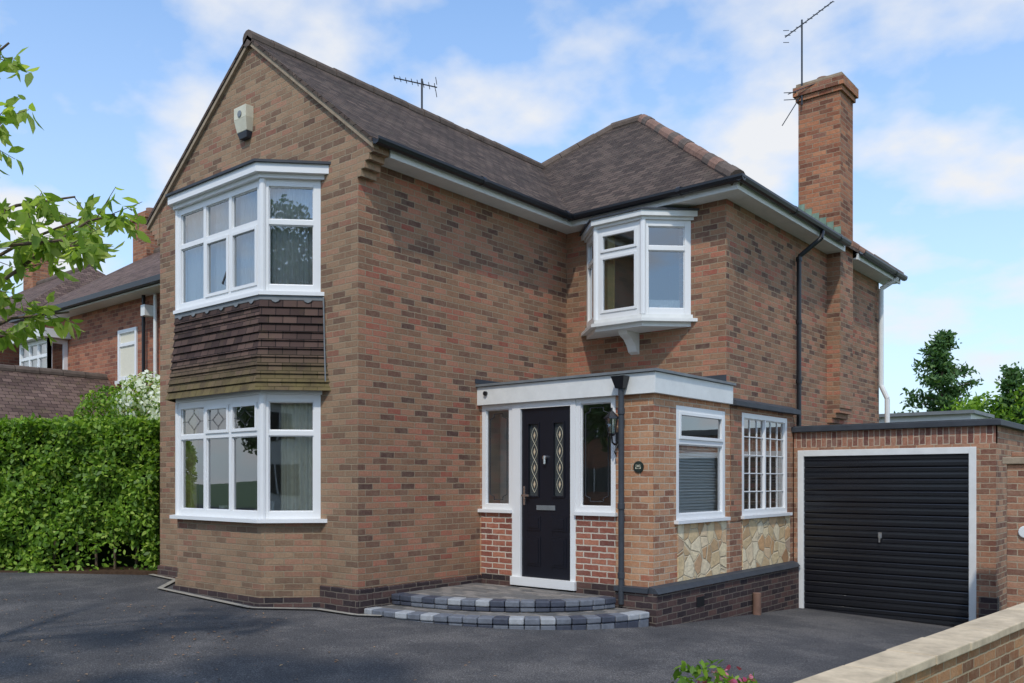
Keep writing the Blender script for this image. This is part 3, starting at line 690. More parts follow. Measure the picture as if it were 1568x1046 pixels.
# door
mb=MB()
D0,D1,DZ0,DZ1=.705,1.485,.30,2.445
gx=((.80,.99),(1.20,1.39))
zg0,zg1=1.32,2.27
for (a,b_) in ((D0,gx[0][0]),(gx[0][1],gx[1][0]),(gx[1][1],D1)): mb.lb(Fp,a,b_,DZ0,DZ1,-.06,-.02,M_bdoor)
for (a,b_) in gx:
    mb.lb(Fp,a,b_,DZ0,zg0,-.059,-.021,M_bdoor); mb.lb(Fp,a,b_,zg1,DZ1,-.059,-.021,M_bdoor)
    mb.lq(Fp,a,b_,zg0,zg1,-.045,M_obs)
    for (p,q,r,s) in ((a,a+.02,zg0,zg1),(b_-.02,b_,zg0,zg1),(a+.02,b_-.02,zg0,zg0+.02),(a+.02,b_-.02,zg1-.02,zg1)): mb.lb(Fp,p,q,r,s,-.04,-.008,M_bdoor)
    c=(a+b_)/2
    yy=PY+.04; prev=None
    for sgn in (-1,1):
        prev=None
        for k in range(41):
            f=k/40; z=zg0+.06+f*(zg1-zg0-.12); x=c+sgn*.045*math.sin(f*math.pi*4)
            if prev: mb.cyl(prev,(x,yy,z),.0035,M_cream,4)
            prev=(x,yy,z)
    for k in range(4):
        z=zg0+.06+(k+.5)/4*(zg1-zg0-.12)
        mb.hexa([(c-.002,yy-.002,z-.05),(c+.018,yy-.002,z),(c+.018,yy,z),(c-.002,yy,z-.05),(c-.018,yy-.002,z),(c+.002,yy-.002,z+.05),(c+.002,yy,z+.05),(c-.018,yy,z)],M_cope)
    for (z0,z1) in ((.45,.82),(.9,1.08)):
        mb.lb(Fp,a-.02,b_+.02,z0,z1,-.02,-.012,M_bdoor); mb.lb(Fp,a+.01,b_-.01,z0+.03,z1-.03,-.012,-.005,M_bdoor)
mb.lb(Fp,.95,1.24,1.16,1.22,-.02,-.008,M_lead)
mb.cyl((1.095,PY+.02,1.82),(1.095,PY-.02,1.82),.03,M_chrome,12); mb.cyl((1.095,PY-.01,1.84),(1.095,PY-.01,1.74),.018,M_chrome,10)
mb.lb(Fp,.735,.765,1.22,1.46,-.02,-.008,M_chrome); mb.lb(Fp,.74,.86,1.33,1.355,.02,.04,M_chrome); mb.lb(Fp,.74,.76,1.33,1.355,-.01,.02,M_chrome)
mb.build('front_door',house,bevel=.005)
mb=MB()
mb.hexa([(2.24,PY-.16,2.6),(2.34,PY-.16,2.6),(2.34,PY-.07,2.6),(2.24,PY-.07,2.6),(2.2,PY-.2,2.74),(2.38,PY-.2,2.74),(2.38,PY-.07,2.74),(2.2,PY-.07,2.74)],M_black)
mb.cyl((2.29,PY-.11,2.6),(2.29,PY-.11,.1),.034,M_ldark,12)
for z in (2.3,1.2,.4): mb.cyl((2.29,PY-.11,z),(2.29,PY-.11,z+.07),.043,M_ldark,12)
mb.build('rainwater_pipe',house,bevel=.003)
# lantern
mb=MB(); lx,ly,lz=2.185,PY,2.12
mb.box(lx-.03,lx+.03,ly-.02,ly,lz-.2,lz-.02,M_black)
mb.path([(lx,ly-.02,lz-.12),(lx,ly-.08,lz-.17),(lx,ly-.14,lz-.14),(lx,ly-.15,lz-.06)],.01,M_black,8)
mb.path([(lx,ly-.02,lz-.16),(lx,ly-.09,lz-.25),(lx,ly-.05,lz-.3)],.007,M_black,8)
mb.cyl((lx,ly-.15,lz-.07),(lx,ly-.15,lz-.04),.03,M_black,6,.045)
mb.cyl((lx,ly-.15,lz-.04),(lx,ly-.15,lz+.13),.045,M_glass,6,.075,cap=False)
for i in range(6):
    a=i*math.pi/3; mb.cyl((lx+.045*math.cos(a),ly-.15+.045*math.sin(a),lz-.04),(lx+.077*math.cos(a),ly-.15+.077*math.sin(a),lz+.13),.006,M_black,5)
mb.cyl((lx,ly-.15,lz+.13),(lx,ly-.15,lz+.15),.095,M_black,6,.09); mb.cyl((lx,ly-.15,lz+.15),(lx,ly-.15,lz+.22),.085,M_black,6,.02); mb.cyl((lx,ly-.15,lz+.22),(lx,ly-.15,lz+.26),.012,M_black,6)
mb.cyl((lx,ly-.15,lz-.03),(lx,ly-.15,lz+.06),.018,M_wpaint,8)
mb.build('wall_lantern')
# number plaque
mb=MB(); px=2.46
M_pl=plain('plaque_green',srgb(40,48,40),.4,10,.3)
mb.cyl((px,PY,1.69),(px,PY-.012,1.69),.068,M_pl,20); 
mb.cyl((px,PY-.012,1.69),(px,PY-.015,1.69),.058,M_pl,20)
def seg(x0,z0,x1,z1): mb.cyl((x0,PY-.018,z0),(x1,PY-.018,z1),.0035,M_cream,6)
def dig(ox,segs):
    pts={'tl':(ox,1.71),'tr':(ox+.025,1.71),'ml':(ox,1.69),'mr':(ox+.025,1.69),'bl':(ox,1.67),'br':(ox+.025,1.67)}
    for a,b_ in segs: seg(*pts[a],*pts[b_])
dig(px-.032,(('tl','tr'),('tr','mr'),('mr','ml'),('ml','bl'),('bl','br'))); dig(px+.008,(('tr','tl'),('tl','ml'),('ml','mr'),('mr','br'),('br','bl')))
mb.build('house_number_plaque')

# ------------------------------------------------------------------ steps
steps=empty('entrance_steps')
def arc(rx,ry,n): return [(rx*math.sin(a),PY-ry*math.cos(a)) for a in [math.pi/2*i/n for i in range(n+1)]]
def step(rx,ry,z0,z1,name):
    mb=MB(); A=arc(rx-.1,ry-.1,40)
    A2=[(max(.034,x),min(y,PY-.11)) for x,y in A]
    pts=[(.034,PY-.105)]+A2
    mb.prism(pts,z0,z1-.004,M_patio)
    mb.build(name+'_paving',steps)
    mb=MB(); fine=arc(rx,ry,600); cum=[0]
    for a,b in zip(fine[:-1],fine[1:]): cum.append(cum[-1]+math.dist(a,b))
    tot=cum[-1]; n=int(tot/.17); 
    def at(s):
        i=min(len(cum)-2,int(np.searchsorted(cum,s))-1); i=max(0,i); f=(s-cum[i])/(cum[i+1]-cum[i]); return lerp(fine[i],fine[i+1],f)
    for i in range(n):
        p=at(tot*i/n+.004); q=at(tot*(i+1)/n-.004)
        if q[1]>PY-.11: continue
        if min(p[0],q[0])<.04: p=(max(p[0],.04),p[1])
        F,Ln=FR(p,q); j=random.uniform(-.004,.004)
        mat=random.choices([M_pavdark,M_pavmid,M_pavlight],[.3,.45,.25])[0]
        mb.lb(F,0,Ln,z1-.07,z1+j*.5,-.19,j,mat)
        mb.lb(F,0,Ln,z0,z1-.073,-.1,-.012+j,random.choice([M_pavdark,M_pavmid]))
    mb.build(name+'_edging',steps,bevel=.014)
step(2.72,2.05,-.35,.06,'lower_step'); step(2.28,1.63,.06,.185,'upper_step')

mb=MB()
pl=[(-4.5,-.12),(-3.75,-.14)]+[tuple(p) for p in B(.2)[1:3]]+[(-.5,-.2),(.1,-.12),(.35,.05)]
for i in range(len(pl)-1):
    F,Ln=FR(pl[i],pl[i+1]); P0,P1=pl[i],pl[i+1]
    n=F[2]; w=.04
    mb.face([(P0[0]+n[0]*w,P0[1]+n[1]*w,H(*P0)+.022),(P1[0]+n[0]*w,P1[1]+n[1]*w,H(*P1)+.022),(P1[0]-n[0]*w,P1[1]-n[1]*w,H(*P1)+.022),(P0[0]-n[0]*w,P0[1]-n[1]*w,H(*P0)+.022)],M_conc)
mb.build('concrete_edging')

# ------------------------------------------------------------------ GARAGE
gar=empty('brick_garage'); GY=6.2; GX0=2.66; GX1=5.36
Fgf,_=FR((GX0,GY),(GX1,GY)); Fgs,_=FR((GX1,GY),(GX1,12.0))
mb=MB()
mb.wall(Fgf,GX1-GX0,-.7,2.02,[(.06,2.47,-.7,1.98)],M_garage,rev=.12)
mb.wall(Fgs,5.8,-.7,2.25,[],M_garage,rev=0)
mb.lb(Fgf,0,GX1-GX0,2.02,2.25,-.1,0,M_soldier)
mb.lb(Fgf,2.5,GX1-GX0+.02,-.7,.0,-.1,.02,M_dark)
mb.build('walls',gar)
mb=MB(); mb.box(GX0-.02,GX1+.07,GY-.07,12.05,2.252,2.33,M_ldark); mb.box(GX0,GX1+.03,GY-.03,12.0,2.33,2.345,M_felt); mb.build('flat_roof',gar,bevel=.01)
mb=MB()
gb=-.38
mb.lb(Fgf,.06,.15,gb,1.98,-.1,.01,M_wpaint); mb.lb(Fgf,2.38,2.47,gb-.06,1.98,-.1,.01,M_wpaint); mb.lb(Fgf,.15,2.38,1.89,1.98,-.1,.009,M_wpaint)
mb.build('door_frame',gar,bevel=.005)
mb=MB(); nsl=14; z0=-.46; z1=1.89; hh=(z1-z0)/nsl
for i in range(nsl):
    a=z0+i*hh; pr=[(0,-.045),(.008,-.025),(.02,-.02),(hh*.35,-.018),(hh*.5,-.020),(hh*.55,-.030),(hh*.6,-.030),(hh*.65,-.020),(hh*.9,-.018),(hh-.008,-.024),(hh,-.045)]
    for (p,d),(q,e) in zip(pr[:-1],pr[1:]):
        P=lambda u,dd,z:(GX0+u,GY-dd,z)
        mb.face([P(.15,d,a+p),P(2.38,d,a+p),P(2.38,e,a+q),P(.15,e,a+q)],M_gdoor)
mb.lb(Fgf,1.22,1.27,.72,.80,-.02,.0,M_chrome); mb.lb(Fgf,1.235,1.255,.66,.76,0,.03,M_chrome)
mb.build('garage_door',gar)
mb=MB(); mb.box(GX0+.1,GX1-.1,GY+.1,11.9,-.7,2.2,M_roomd); mb.build('garage_inner',gar)
mb=MB(); mb.box(.8,3.0,16,18,-.6,3.1,M_wpaint); mb.box(.7,3.1,15.9,18.1,3.1,3.18,M_lead); mb.box(1.2,2.6,15.97,16,1.2,2.8,M_ldark); mb.build('garden_outbuilding')
mb=MB(); mb.box(5.74,6.2,4.75,5.2,-.7,1.72,M_garage); mb.box(5.70,6.24,4.71,5.24,1.72,1.80,M_mortar); mb.box(5.78,6.16,4.79,5.16,1.8,1.86,M_garage)
mb.box(6.2,9.5,4.85,5.1,-.7,1.1,M_garage)
mb.box(5.72,6.22,4.73,5.22,-.7,-.1,M_dark)
mb.cyl((5.93,4.75,.95),(5.93,4.72,.95),.07,M_wpaint,16)
mb.build('gate_pier',bevel=.01)
mb=MB()
def lw(y): return 6.0+.0892*(y+2.23)
ya0,ya1=-5.2,4.75
def strip(x0,x1,z0,z1,mat,ya=ya0,yb_=ya1):
    mb.hexa([(lw(ya)+x0,ya,z0),(lw(ya)+x1,ya,z0),(lw(yb_)+x1,yb_,z0),(lw(yb_)+x0,yb_,z0),(lw(ya)+x0,ya,z1),(lw(ya)+x1,ya,z1),(lw(yb_)+x1,yb_,z1),(lw(yb_)+x0,yb_,z1)],mat)
strip(.03,.26,-.8,.44,M_low)
y=ya0
while y<ya1:
    y2=min(y+.6,ya1); dz=random.uniform(-.003,.003); strip(random.uniform(-.004,.004),.29+random.uniform(-.004,.004),.442,.5+dz,M_cope,y+.004,y2-.004); y=y2
mb.build('low_brick_wall',bevel=.008)
mb=MB(); mb.box(6.3,12,-9,4.8,-.8,-.25,M_conc); mb.build('neighbour_path')

# ------------------------------------------------------------------ neighbour houses
def simple_house(name,x0,x1,y0,y1,ze,rise,wm,rm,hip=0,chim=None,wins=(),base=-.6):
    e=empty(name); mb=MB()
    for P,Q in (((x0,y0),(x1,y0)),((x1,y0),(x1,y1)),((x1,y1),(x0,y1)),((x0,y1),(x0,y0))):
        F,Ln=FR(P,Q); mb.wall(F,Ln,base,ze,[],wm,rev=0)
    ym=(y0+y1)/2; o=.35
    zr_=ze+rise; 
    if hip==0:
        for x in (x0,x1): mb.face([(x,y0,ze),(x,y1,ze),(x,ym,zr_-.1)],wm)
    mb.build('walls',e); mb=MB(); xa_,xb_=x0-.3+hip,x1+.3-hip
    mb.slab([(x0-.3,y0-o,ze),(x1+.3,y0-o,ze),(xb_,ym,zr_),(xa_,ym,zr_)],.06,rm)
    mb.slab([(x1+.3,y1+o,ze),(x0-.3,y1+o,ze),(xa_,ym,zr_),(xb_,ym,zr_)],.06,rm)
    if hip:
        mb.slab([(x1+.3,y0-o,ze),(x1+.3,y1+o,ze),(xb_,ym,zr_)],.06,rm); mb.slab([(x0-.3,y1+o,ze),(x0-.3,y0-o,ze),(xa_,ym,zr_)],.06,rm)
    ridge(mb,(xa_,ym,zr_),(xb_,ym,zr_),M_ridge,.12,.45)
    mb.build('roof',e); mb=MB()
    mb.box(x0-.3,x1+.3,y0-o-.12,y0-o,ze-.12,ze-.02,M_black); mb.box(x0-.3,x1+.3,y0-o,y0-.001,ze-.16,ze-.13,M_wpaint)
    mb.build('gutter',e); mb=MB()
    for (a,b,c,d,nc) in wins:
        F=((a,y0-.03),(1,0),(0,-1)); window(mb,F,0,b-a,c,d,nc,c+(d-c)*.7,(),fw=.07)
        mb.lq(F,.05,b-a-.05,c+.05,d-.05,-.028,M_curt)
        mb.lb(F,-.04,b-a+.04,c-.06,c,-.03,.04,M_wpaint)
    if wins: mb.build('windows',e)
    if chim:
        mb=MB()
        for (cx,cy,cz) in chim:
            mb.box(cx-.35,cx+.35,cy-.3,cy+.3,ze,cz-.2,M_chim); mb.box(cx-.4,cx+.4,cy-.35,cy+.35,cz-.2,cz-.05,M_chim); mb.cyl((cx,cy,cz-.05),(cx,cy,cz+.15),.12,M_ridge2,12)
        mb.build('chimney',e)
    return e
h2=simple_house('neighbour_brick_house',-13.2,-6.7,1.75,7.65,5.2,2.15,M_neigh,M_nroof,0,[(-13.65,4.7,8.35)],[(-9.3,-8.55,3.5,4.5,1),(-9.3,-8.0,.9,2.2,2)])
mb=MB(); mb.path([(-8.15,1.66,5.1),(-8.15,1.66,-.3)],.035,M_black); mb.path([(-7.75,1.68,5.0),(-7.75,1.68,-.3)],.035,M_wpaint)
mb.box(-7.95,-7.8,1.5,1.72,4.6,4.8,M_wpaint)
mb.build('pipes',h2)
h3=simple_house('neighbour_brick_house',-23,-14.3,1.2,8,4.9,2.6,M_neigh,M_nroof,2.8,[(-20.5,4.7,8.8)],[(-15.9,-14.6,3.2,4.6,2),(-19,-17.5,3.2,4.6,2)])
mb=MB()
F=((-13.1,1.35),(1,0),(0,-1)); mb.box(-13.15,-11.55,1.36,1.75,-.3,3.4,M_neigh); window(mb,F,0,1.5,3.45,4.55,3,4.2,(),fw=.08); mb.lq(F,.1,1.4,3.5,4.5,-.1,M_curt)
F2,_=FR((-11.6,1.35),(-11.6,1.75)); window(mb,F2,0,.4,3.45,4.55,1,None,(),fw=.08)
mb.box(-13.25,-11.45,1.2,1.75,4.56,4.74,M_wpaint); mb.build('bay',h2)
mb=MB(); mb.box(-11.3,-8.35,-2.3,1.7,-.6,2.3,M_neigh)
mb.slab([(-8.1,-2.6,2.2),(-8.1,1.72,2.2),(-9.75,1.72,3.62),(-9.75,-2.6,3.62)],.06,M_nroof)
mb.slab([(-11.45,1.72,2.2),(-11.45,-2.6,2.2),(-9.75,-2.6,3.62),(-9.75,1.72,3.62)],.06,M_nroof)
ridge(mb,(-9.75,-2.6,3.62),(-9.75,1.7,3.62),M_ridge,.1,.4)
mb.face([(-11.3,-2.3,2.3),(-8.35,-2.3,2.3),(-9.75,-2.3,3.5)],M_neigh)
mb.build('neighbour_garage')
M_rend=plain('white_render',(.7,.7,.67,1),.9,3,.12,.2)
simple_house('street_house',12,21,-33,-26,5.2,2.6,M_rend,M_nroof,2.5)
simple_house('street_house',-6,3,-34,-27,5.2,2.6,M_rend,M_nroof,2.5,None)
simple_house('street_house',-24,-14,-33,-26,5.2,2.6,M_neigh,M_nroof,2.5,None)
mb=MB()
for x0,y0 in ((12,-26),(-6,-27),(-24,-26)):
    for u in (1,5.8):
        for z in (.9,3.4):
            mb.box(x0+u,x0+u+2,y0+.001,y0+.05,z,z+1.3,M_black); mb.box(x0+u-.08,x0+u,y0+.001,y0+.08,z,z+1.3,M_white); mb.box(x0+u+.96,x0+u+1.04,y0+.05,y0+.08,z,z+1.3,M_white)
mb.build('street_windows')

# ------------------------------------------------------------------ foliage
def leaves(name,pos,size,mat,parent=None,aspect=.5,nrm=None,bias=0.0,droop=0):
    n=len(pos); pos=np.asarray(pos)
    nn=rng.normal(size=(n,3)); 
    if nrm is not None: nn=nn*(1-bias)+np.asarray(nrm)*bias*2.2
    nn/=np.linalg.norm(nn,axis=1,keepdims=True)+1e-9
    t=rng.normal(size=(n,3)); 
    if droop: t[:,2]-=droop
    t-=nn*np.sum(t*nn,axis=1,keepdims=True); t/=np.linalg.norm(t,axis=1,keepdims=True)+1e-9
    b=np.cross(nn,t); s=size*rng.uniform(.6,1.25,size=(n,1))
    v=np.empty((n,6,3)); w=aspect
    v[:,0]=pos; v[:,1]=pos+t*s*.35+b*s*w*.45+nn*s*.06; v[:,2]=pos+t*s*.72+b*s*w*.36+nn*s*.03; v[:,3]=pos+t*s-nn*s*.1; v[:,4]=pos+t*s*.72-b*s*w*.36+nn*s*.03; v[:,5]=pos+t*s*.35-b*s*w*.45+nn*s*.06
    me=bpy.data.meshes.new(name); me.vertices.add(n*6); me.vertices.foreach_set('co',v.reshape(-1))
    me.loops.add(n*6); me.loops.foreach_set('vertex_index',np.arange(n*6,dtype=np.int32))
    me.polygons.add(n); me.polygons.foreach_set('loop_start',np.arange(n,dtype=np.int32)*6); me.polygons.foreach_set('loop_total',np.full(n,6,dtype=np.int32))
    me.update(calc_edges=True); me.materials.append(mat)
    o=bpy.data.objects.new(name,me); scene.collection.objects.link(o)
    if parent: o.parent=parent
    return o
def hedge(name,P,Q,th,z0,z1,n,size,mat):
    e=empty(name); P=np.array(P);Q=np.array(Q); d=Q-P; Ln=np.linalg.norm(d); t=d/Ln; nf=np.array([t[1],-t[0]])
    k=n; u=rng.uniform(0,Ln,k); which=rng.uniform(size=k); zz=rng.uniform(z0,z1,k); dep=np.zeros(k); nrm=np.zeros((k,3))
    front=which<.62; top=(which>=.62)&(which<.88); end=which>=.88
    inn=np.abs(rng.normal(0,.07,k))
    lump=.09*np.sin(u*3.1+zz*2.3)+.06*np.sin(u*7.3-zz*5)+.04*np.sin(zz*11+u*3)
    dep[front]=-(inn+lump)[front]; nrm[front]=[nf[0],nf[1],.3]
    dep[top]=-rng.uniform(0,th,top.sum()); zz[top]=z1-inn[top]+lump[top]*.5; nrm[top]=[0,0,1]
    dep[end]=-rng.uniform(0,th,end.sum()); u[end]=np.where(rng.uniform(size=end.sum())<.5,inn[end],Ln-inn[end])
    keep=~(front&(zz<z0+.75)&(rng.uniform(size=k)<.92*np.clip((z0+.8-zz)/.5,0,1)*(0.6+.4*np.sin(u*2.1+1))))
    pos=np.stack([P[0]+t[0]*u+nf[0]*dep,P[1]+t[1]*u+nf[1]*dep,zz],1)
    leaves('foliage',pos[keep],size,mat,e,.55,nrm[keep],.35)
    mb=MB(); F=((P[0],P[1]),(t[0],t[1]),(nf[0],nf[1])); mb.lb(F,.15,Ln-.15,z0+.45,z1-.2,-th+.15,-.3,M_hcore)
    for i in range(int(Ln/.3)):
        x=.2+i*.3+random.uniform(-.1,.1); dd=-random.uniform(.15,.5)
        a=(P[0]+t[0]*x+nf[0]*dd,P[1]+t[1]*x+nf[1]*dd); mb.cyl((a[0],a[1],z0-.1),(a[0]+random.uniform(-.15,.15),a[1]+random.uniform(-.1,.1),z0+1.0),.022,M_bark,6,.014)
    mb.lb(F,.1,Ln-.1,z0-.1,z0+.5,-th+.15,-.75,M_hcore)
    mb.build('stems',e); return e
hedge('privet_hedge',(-9.8,-4.5),(-4.62,.0),1.2,.12,2.42,46000,.085,M_lhedge)
mb=MB(); F,Ln=FR((-9.8,-4.5),(-4.5,.1)); mb.lb(F,0,Ln,-.1,.19,-1.3,.12,M_soil); mb.build('flower_bed')
def blob(c,r,n,inner=.5):
    d=rng.normal(size=(n,3)); d/=np.linalg.norm(d,axis=1,keepdims=True); rr=rng.uniform(inner,1,(n,1))**.5
    return np.array(c)+d*np.array(r)*rr, d
def cluster(blobs,n):
    P=[];D=[]
    for c,r in blobs:
        p,d=blob(c,r,n); P.append(p); D.append(d)
    return np.concatenate(P),np.concatenate(D)
e=empty('flowering_shrub')
bl=[((-5.6,1.2,2.6),(.7,.6,.65)),((-6.4,.9,2.65),(.8,.7,.7)),((-7.2,.6,2.55),(.7,.6,.62)),((-6.1,1.1,1.6),(1.4,.8,1.1)),((-5.3,.9,2.5),(.5,.5,.7))]
p,d=cluster(bl,2400); leaves('foliage',p,.08,M_lhedge,e,.55,d,.3)
p,d=cluster([((-5.6,1.0,2.75),(.78,.68,.55)),((-5.2,.8,2.5),(.55,.55,.65)),((-6.1,.8,2.85),(.65,.65,.5))],260)
q=np.repeat(p,4,axis=0)+rng.normal(0,.035,(len(p)*4,3)); leaves('blossom',q,.07,M_petal,e,.9,np.repeat(d,4,axis=0),.5)
mb=MB()
for i in range(5): mb.cyl((-6.1+random.uniform(-.2,.2),1.0,.0),(-6.1+random.uniform(-1,1),1.0,2.4),.03,M_bark,6)
mb.build('stems',e)

def tree(name,base,h,blobs,n,size,lm,tr=.15,bias=.2,nb=14,inner=.35):
    e=empty(name); mb=MB(); b=Vector(base); top=b+Vector((random.uniform(-.2,.2),random.uniform(-.2,.2),h*.75))
    prev=b
    for i in range(1,6):
        q=b.lerp(top,i/5)+Vector((random.uniform(-.08,.08),random.uniform(-.08,.08),0)); mb.cyl(prev,q,tr*(1-.16*(i-1)),M_bark,8,tr*(1-.16*i)); prev=q
    for c,r in blobs:
        c=Vector(c)
        for k in range(max(2,nb//len(blobs))):
            s=b.lerp(top,random.uniform(.4,1)); t=c+Vector([random.uniform(-.8,.8)*x for x in r]); m=s.lerp(t,.5)+Vector((0,0,.15))
            mb.cyl(s,m,tr*.3,M_bark,6,tr*.18); mb.cyl(m,t,tr*.18,M_bark,5,tr*.05)
    mb.build('trunk_and_limbs',e)
    p,d=cluster(blobs,n//len(blobs)); 
    p=p+rng.normal(0,size*.6,p.shape); leaves('foliage',p,size,lm,e,.55,d,bias); return e
def conifer(name,base,h,w,n,size,mat):
    e=empty(name); mb=MB(); b=Vector(base); mb.cyl(b,b+Vector((0,0,h)),.14,M_bark,8,.02)
    P=[]
    nb=int(h*9)
    for i in range(nb):
        f=(i+.5)/nb; z=.12*h+f*.88*h; R=w*(1-f)**.75*random.uniform(.5,1.25)+.12; a=random.uniform(0,6.28)
        tip=b+Vector((R*math.cos(a),R*math.sin(a),z+R*.3)); s=b+Vector((0,0,z)); mb.cyl(s,tip,.03,M_bark,5,.008)
        k=int(n/nb)
        for j in range(k):
            g_=random.uniform(.15,1.03); q=s.lerp(tip,g_); P.append((q.x+random.gauss(0,.11),q.y+random.gauss(0,.11),q.z+random.gauss(0,.1)-.05*g_))
    mb.build('trunk_and_limbs',e); leaves('foliage',np.array(P),size,mat,e,.45,None,0); return e
conifer('conifer_tree',(-1.3,31.5,-.6),8.0,2.2,10000,.22,M_lcon)
conifer('conifer_tree',(1.9,27.2,-.6),5.9,1.5,5000,.2,M_lcon)
tree('garden_tree',(1.1,28,-.6),4.6,[((1.0,28,3.6),(1.4,1.2,1.0)),((2.4,27.3,3.8),(1.0,1.0,.9)),((-.2,28.5,3.0),(1.2,1,.7))],6000,.18,M_lhedge,.12)
# street tree behind the viewpoint, many separate leaf clumps so light falls through
R2=random.Random(3); bl=[]
for i in range(24):
    a=R2.uniform(0,6.28); rr=math.sqrt(R2.random()); cx=4.6+rr*3.3*math.cos(a); cy=-7.6+rr*1.6*math.sin(a)+.35*(rr*3.3*math.cos(a)); rad=R2.uniform(.2,.5)
    bl.append(((cx,cy,R2.uniform(6.0,7.4)),(rad*1.4,rad*.9,rad*.5)))
tree('street_tree',(3.0,-9.2,-.1),7.2,bl,9000,.14,M_ltree,.18,nb=48)
for i,(x,y) in enumerate(((-12,-22),(8,-24),(24,-22),(-28,-20))):
    tree('street_tree',(x,y,-.1),7,[((x,y,5),(2.4,2.4,2)),((x+1,y+.5,6.5),(1.8,1.8,1.3)),((x-1.3,y,4.2),(1.6,1.6,1.3))],3600,.34,M_ltree,.2)

# near cherry tree at left
e=empty('cherry_tree'); mb=MB(); T=Vector((-.4,-4.9,0)); ev=Vector((.77,.64,0)); sv=Vector((-.64,.77,0))
def tp(s,z,o=0): return T+ev*s+sv*o+Vector((0,0,z))
mb.cyl(tp(0,-.1),tp(.05,1.3),.11,M_bark,10,.09); mb.cyl(tp(.05,1.3),tp(0,2.5),.09,M_bark,10,.07); mb.cyl(tp(0,2.5),tp(-.3,5),.07,M_bark,8,.03)
limbs=[[(.0,2.1,0),(.7,2.55,.05),(1.35,2.98,0),(1.7,3.3,.1),(2.0,3.5,.1),(2.2,3.55,.1)],
 [(.0,2.3,0),(.8,2.9,-.1),(1.4,3.25,-.1),(1.9,3.3,-.1),(2.15,3.15,-.1)],
 [(.0,2.6,.1),(.8,3.4,.2),(1.4,3.65,.2),(1.8,3.75,.3)],
 [(-.1,3.3,0),(.7,4.2,0),(1.1,4.6,.1),(1.4,4.85,.1)],
 [(.0,2.0,0),(.8,2.45,.1),(1.3,2.8,.3),(1.75,2.85,.3)],
 [(.0,2.5,.1),(.8,3.0,.2),(1.4,3.4,.3),(1.9,3.6,.3)],
 [(0,2.9,0),(.7,3.7,0),(1.15,4.1,0),(1.42,4.25,0)]]
LP=[]
for li,lb_ in enumerate(limbs):
    pts=[tp(s,z,o) for s,z,o in lb_]
    for i,(a,b) in enumerate(zip(pts[:-1],pts[1:])):
        r0=.018*(1-i/len(pts)); mb.cyl(a,b,r0+.003,M_bark,7,.018*(1-(i+1)/len(pts))+.003)
        if i>=1:
            for k in range(8):
                s0=a.lerp(b,random.random()); dirv=(ev*random.uniform(.0,1)+sv*random.uniform(-1,1)+Vector((0,0,random.uniform(-.5,.6)))).normalized()
                ln=random.uniform(.12,.36); s1=s0+dirv*ln; mb.cyl(s0,s1,.004,M_bark,5,.002)
                for q in range(random.randint(5,10)):
                    f=random.uniform(.35,1.05); LP.append(tuple(s0.lerp(s1,f)+Vector([random.uniform(-.02,.02) for _ in range(3)])))
mb.build('trunk_and_limbs',e); leaves('foliage',np.array(LP),.135,M_lcherry,e,.44,None,0,1.1)

# fallen leaves on the drive
FL=[]
for i in range(420):
    x=random.gauss(-1.5,2.2); y=random.gauss(-2.6,1.3)
    if y>-.75 or x>5.5: 
        x=random.uniform(-5.5,5.5); y=random.uniform(-4.5,-.8)
    FL.append((x,y,H(x,y)+.012))
leaves('fallen_leaves',np.array(FL),.035,M_dead,None,.6,np.tile([0,0,1.0],(len(FL),1)),.85)

# foreground shrub
e=empty('flowering_plant')
c0=(5.42,-2.05)
p,d=cluster([((c0[0],c0[1],.31),(.2,.2,.2)),((c0[0]+.17,c0[1]+.14,.25),(.16,.16,.15))],260); leaves('foliage',p,.065,M_lhedge,e,.5,d,.2)
p,d=cluster([((c0[0]+.1,c0[1]+.1,.36),(.17,.17,.1))],80); leaves('blossom',p,.035,M_petalp,e,.9,d,.4)
mb=MB()
for i in range(10):
    a=random.uniform(0,6.28); mb.cyl((c0[0],c0[1],-.12),(c0[0]+.18*math.cos(a),c0[1]+.18*math.sin(a),.37),.005,M_bark,5)
mb.cyl((c0[0]+.05,c0[1]+.05,-.16),(c0[0]+.05,c0[1]+.05,.08),.13,M_ridge2,18,.17)
mb.build('pot_and_stems',e)

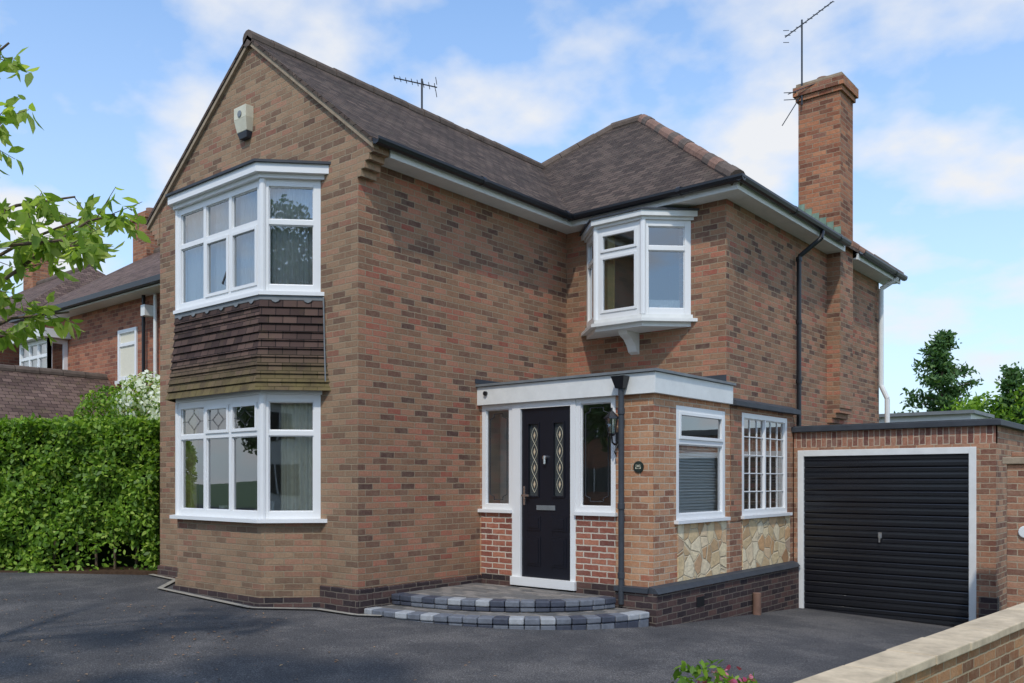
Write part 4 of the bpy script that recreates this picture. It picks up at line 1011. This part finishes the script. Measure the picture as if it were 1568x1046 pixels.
# ------------------------------------------------------------------ world / light
az=(.5,-.86); el=math.radians(52)
w=bpy.data.worlds.new('World'); scene.world=w; w.use_nodes=True; nt=w.node_tree
bg=nt.nodes['Background']; sky=N(nt,'ShaderNodeTexSky',sky_type='NISHITA'); sky.sun_disc=False; sky.sun_elevation=el; sky.sun_rotation=math.atan2(az[0],az[1])
sky.air_density=1.0; sky.dust_density=.6; sky.ozone_density=2.0
tc=N(nt,'ShaderNodeTexCoord'); sp=N(nt,'ShaderNodeSeparateXYZ'); L(nt,tc.outputs['Generated'],sp.inputs[0])
mz=N(nt,'ShaderNodeMath',operation='MAXIMUM'); L(nt,sp.outputs[2],mz.inputs[0]); mz.inputs[1].default_value=0
az_=N(nt,'ShaderNodeMath',operation='ADD'); L(nt,mz.outputs[0],az_.inputs[0]); az_.inputs[1].default_value=.3
cb=N(nt,'ShaderNodeCombineXYZ')
for i in (0,1):
    dv=N(nt,'ShaderNodeMath',operation='DIVIDE'); L(nt,sp.outputs[i],dv.inputs[0]); L(nt,az_.outputs[0],dv.inputs[1]); L(nt,dv.outputs[0],cb.inputs[i])
cb.inputs[2].default_value=1.4
n1=noise(nt,cb.outputs[0],3.4,10,.5); r1=ramp(nt,[(.46,g(0)),(.54,g(.45)),(.64,g(.97))]); L(nt,n1,r1.inputs[0])
hr=ramp(nt,[(0,g(.9)),(.2,g(.5)),(.55,g(.08)),(.8,g(0))]); L(nt,mz.outputs[0],hr.inputs[0])
tint=mixc(nt,1.0,sky.outputs[0],(1.2,1.6,1.85,1),'MULTIPLY')
c=mixc(nt,hr.outputs[0],tint,(4.9,5.5,6.1,1))
c=mixc(nt,r1.outputs[0],c,(5.8,5.9,6.1,1))
L(nt,c,bg.inputs[0]); bg.inputs[1].default_value=.15
sd=bpy.data.lights.new('sun','SUN'); sd.energy=2.3; sd.angle=math.radians(2.0); sd.color=(1,.94,.85)
so=bpy.data.objects.new('sun',sd); scene.collection.objects.link(so)
hx=math.hypot(*az); dv=Vector((az[0]/hx*math.cos(el),az[1]/hx*math.cos(el),math.sin(el))); so.rotation_euler=dv.to_track_quat('Z','Y').to_euler(); so.location=(10,-20,20)
cd=bpy.data.cameras.new('camera'); cam=bpy.data.objects.new('camera',cd); scene.collection.objects.link(cam)
cam.location=(7.751,-6.562,1.54); cam.rotation_euler=(math.pi/2,0,math.radians(39.7)); cd.lens=30.58; cd.sensor_width=36; cd.shift_y=.1352; cd.clip_end=2000; cd.clip_start=.05
scene.camera=cam
scene.view_settings.view_transform='Standard'; scene.view_settings.look='None'; scene.view_settings.exposure=0
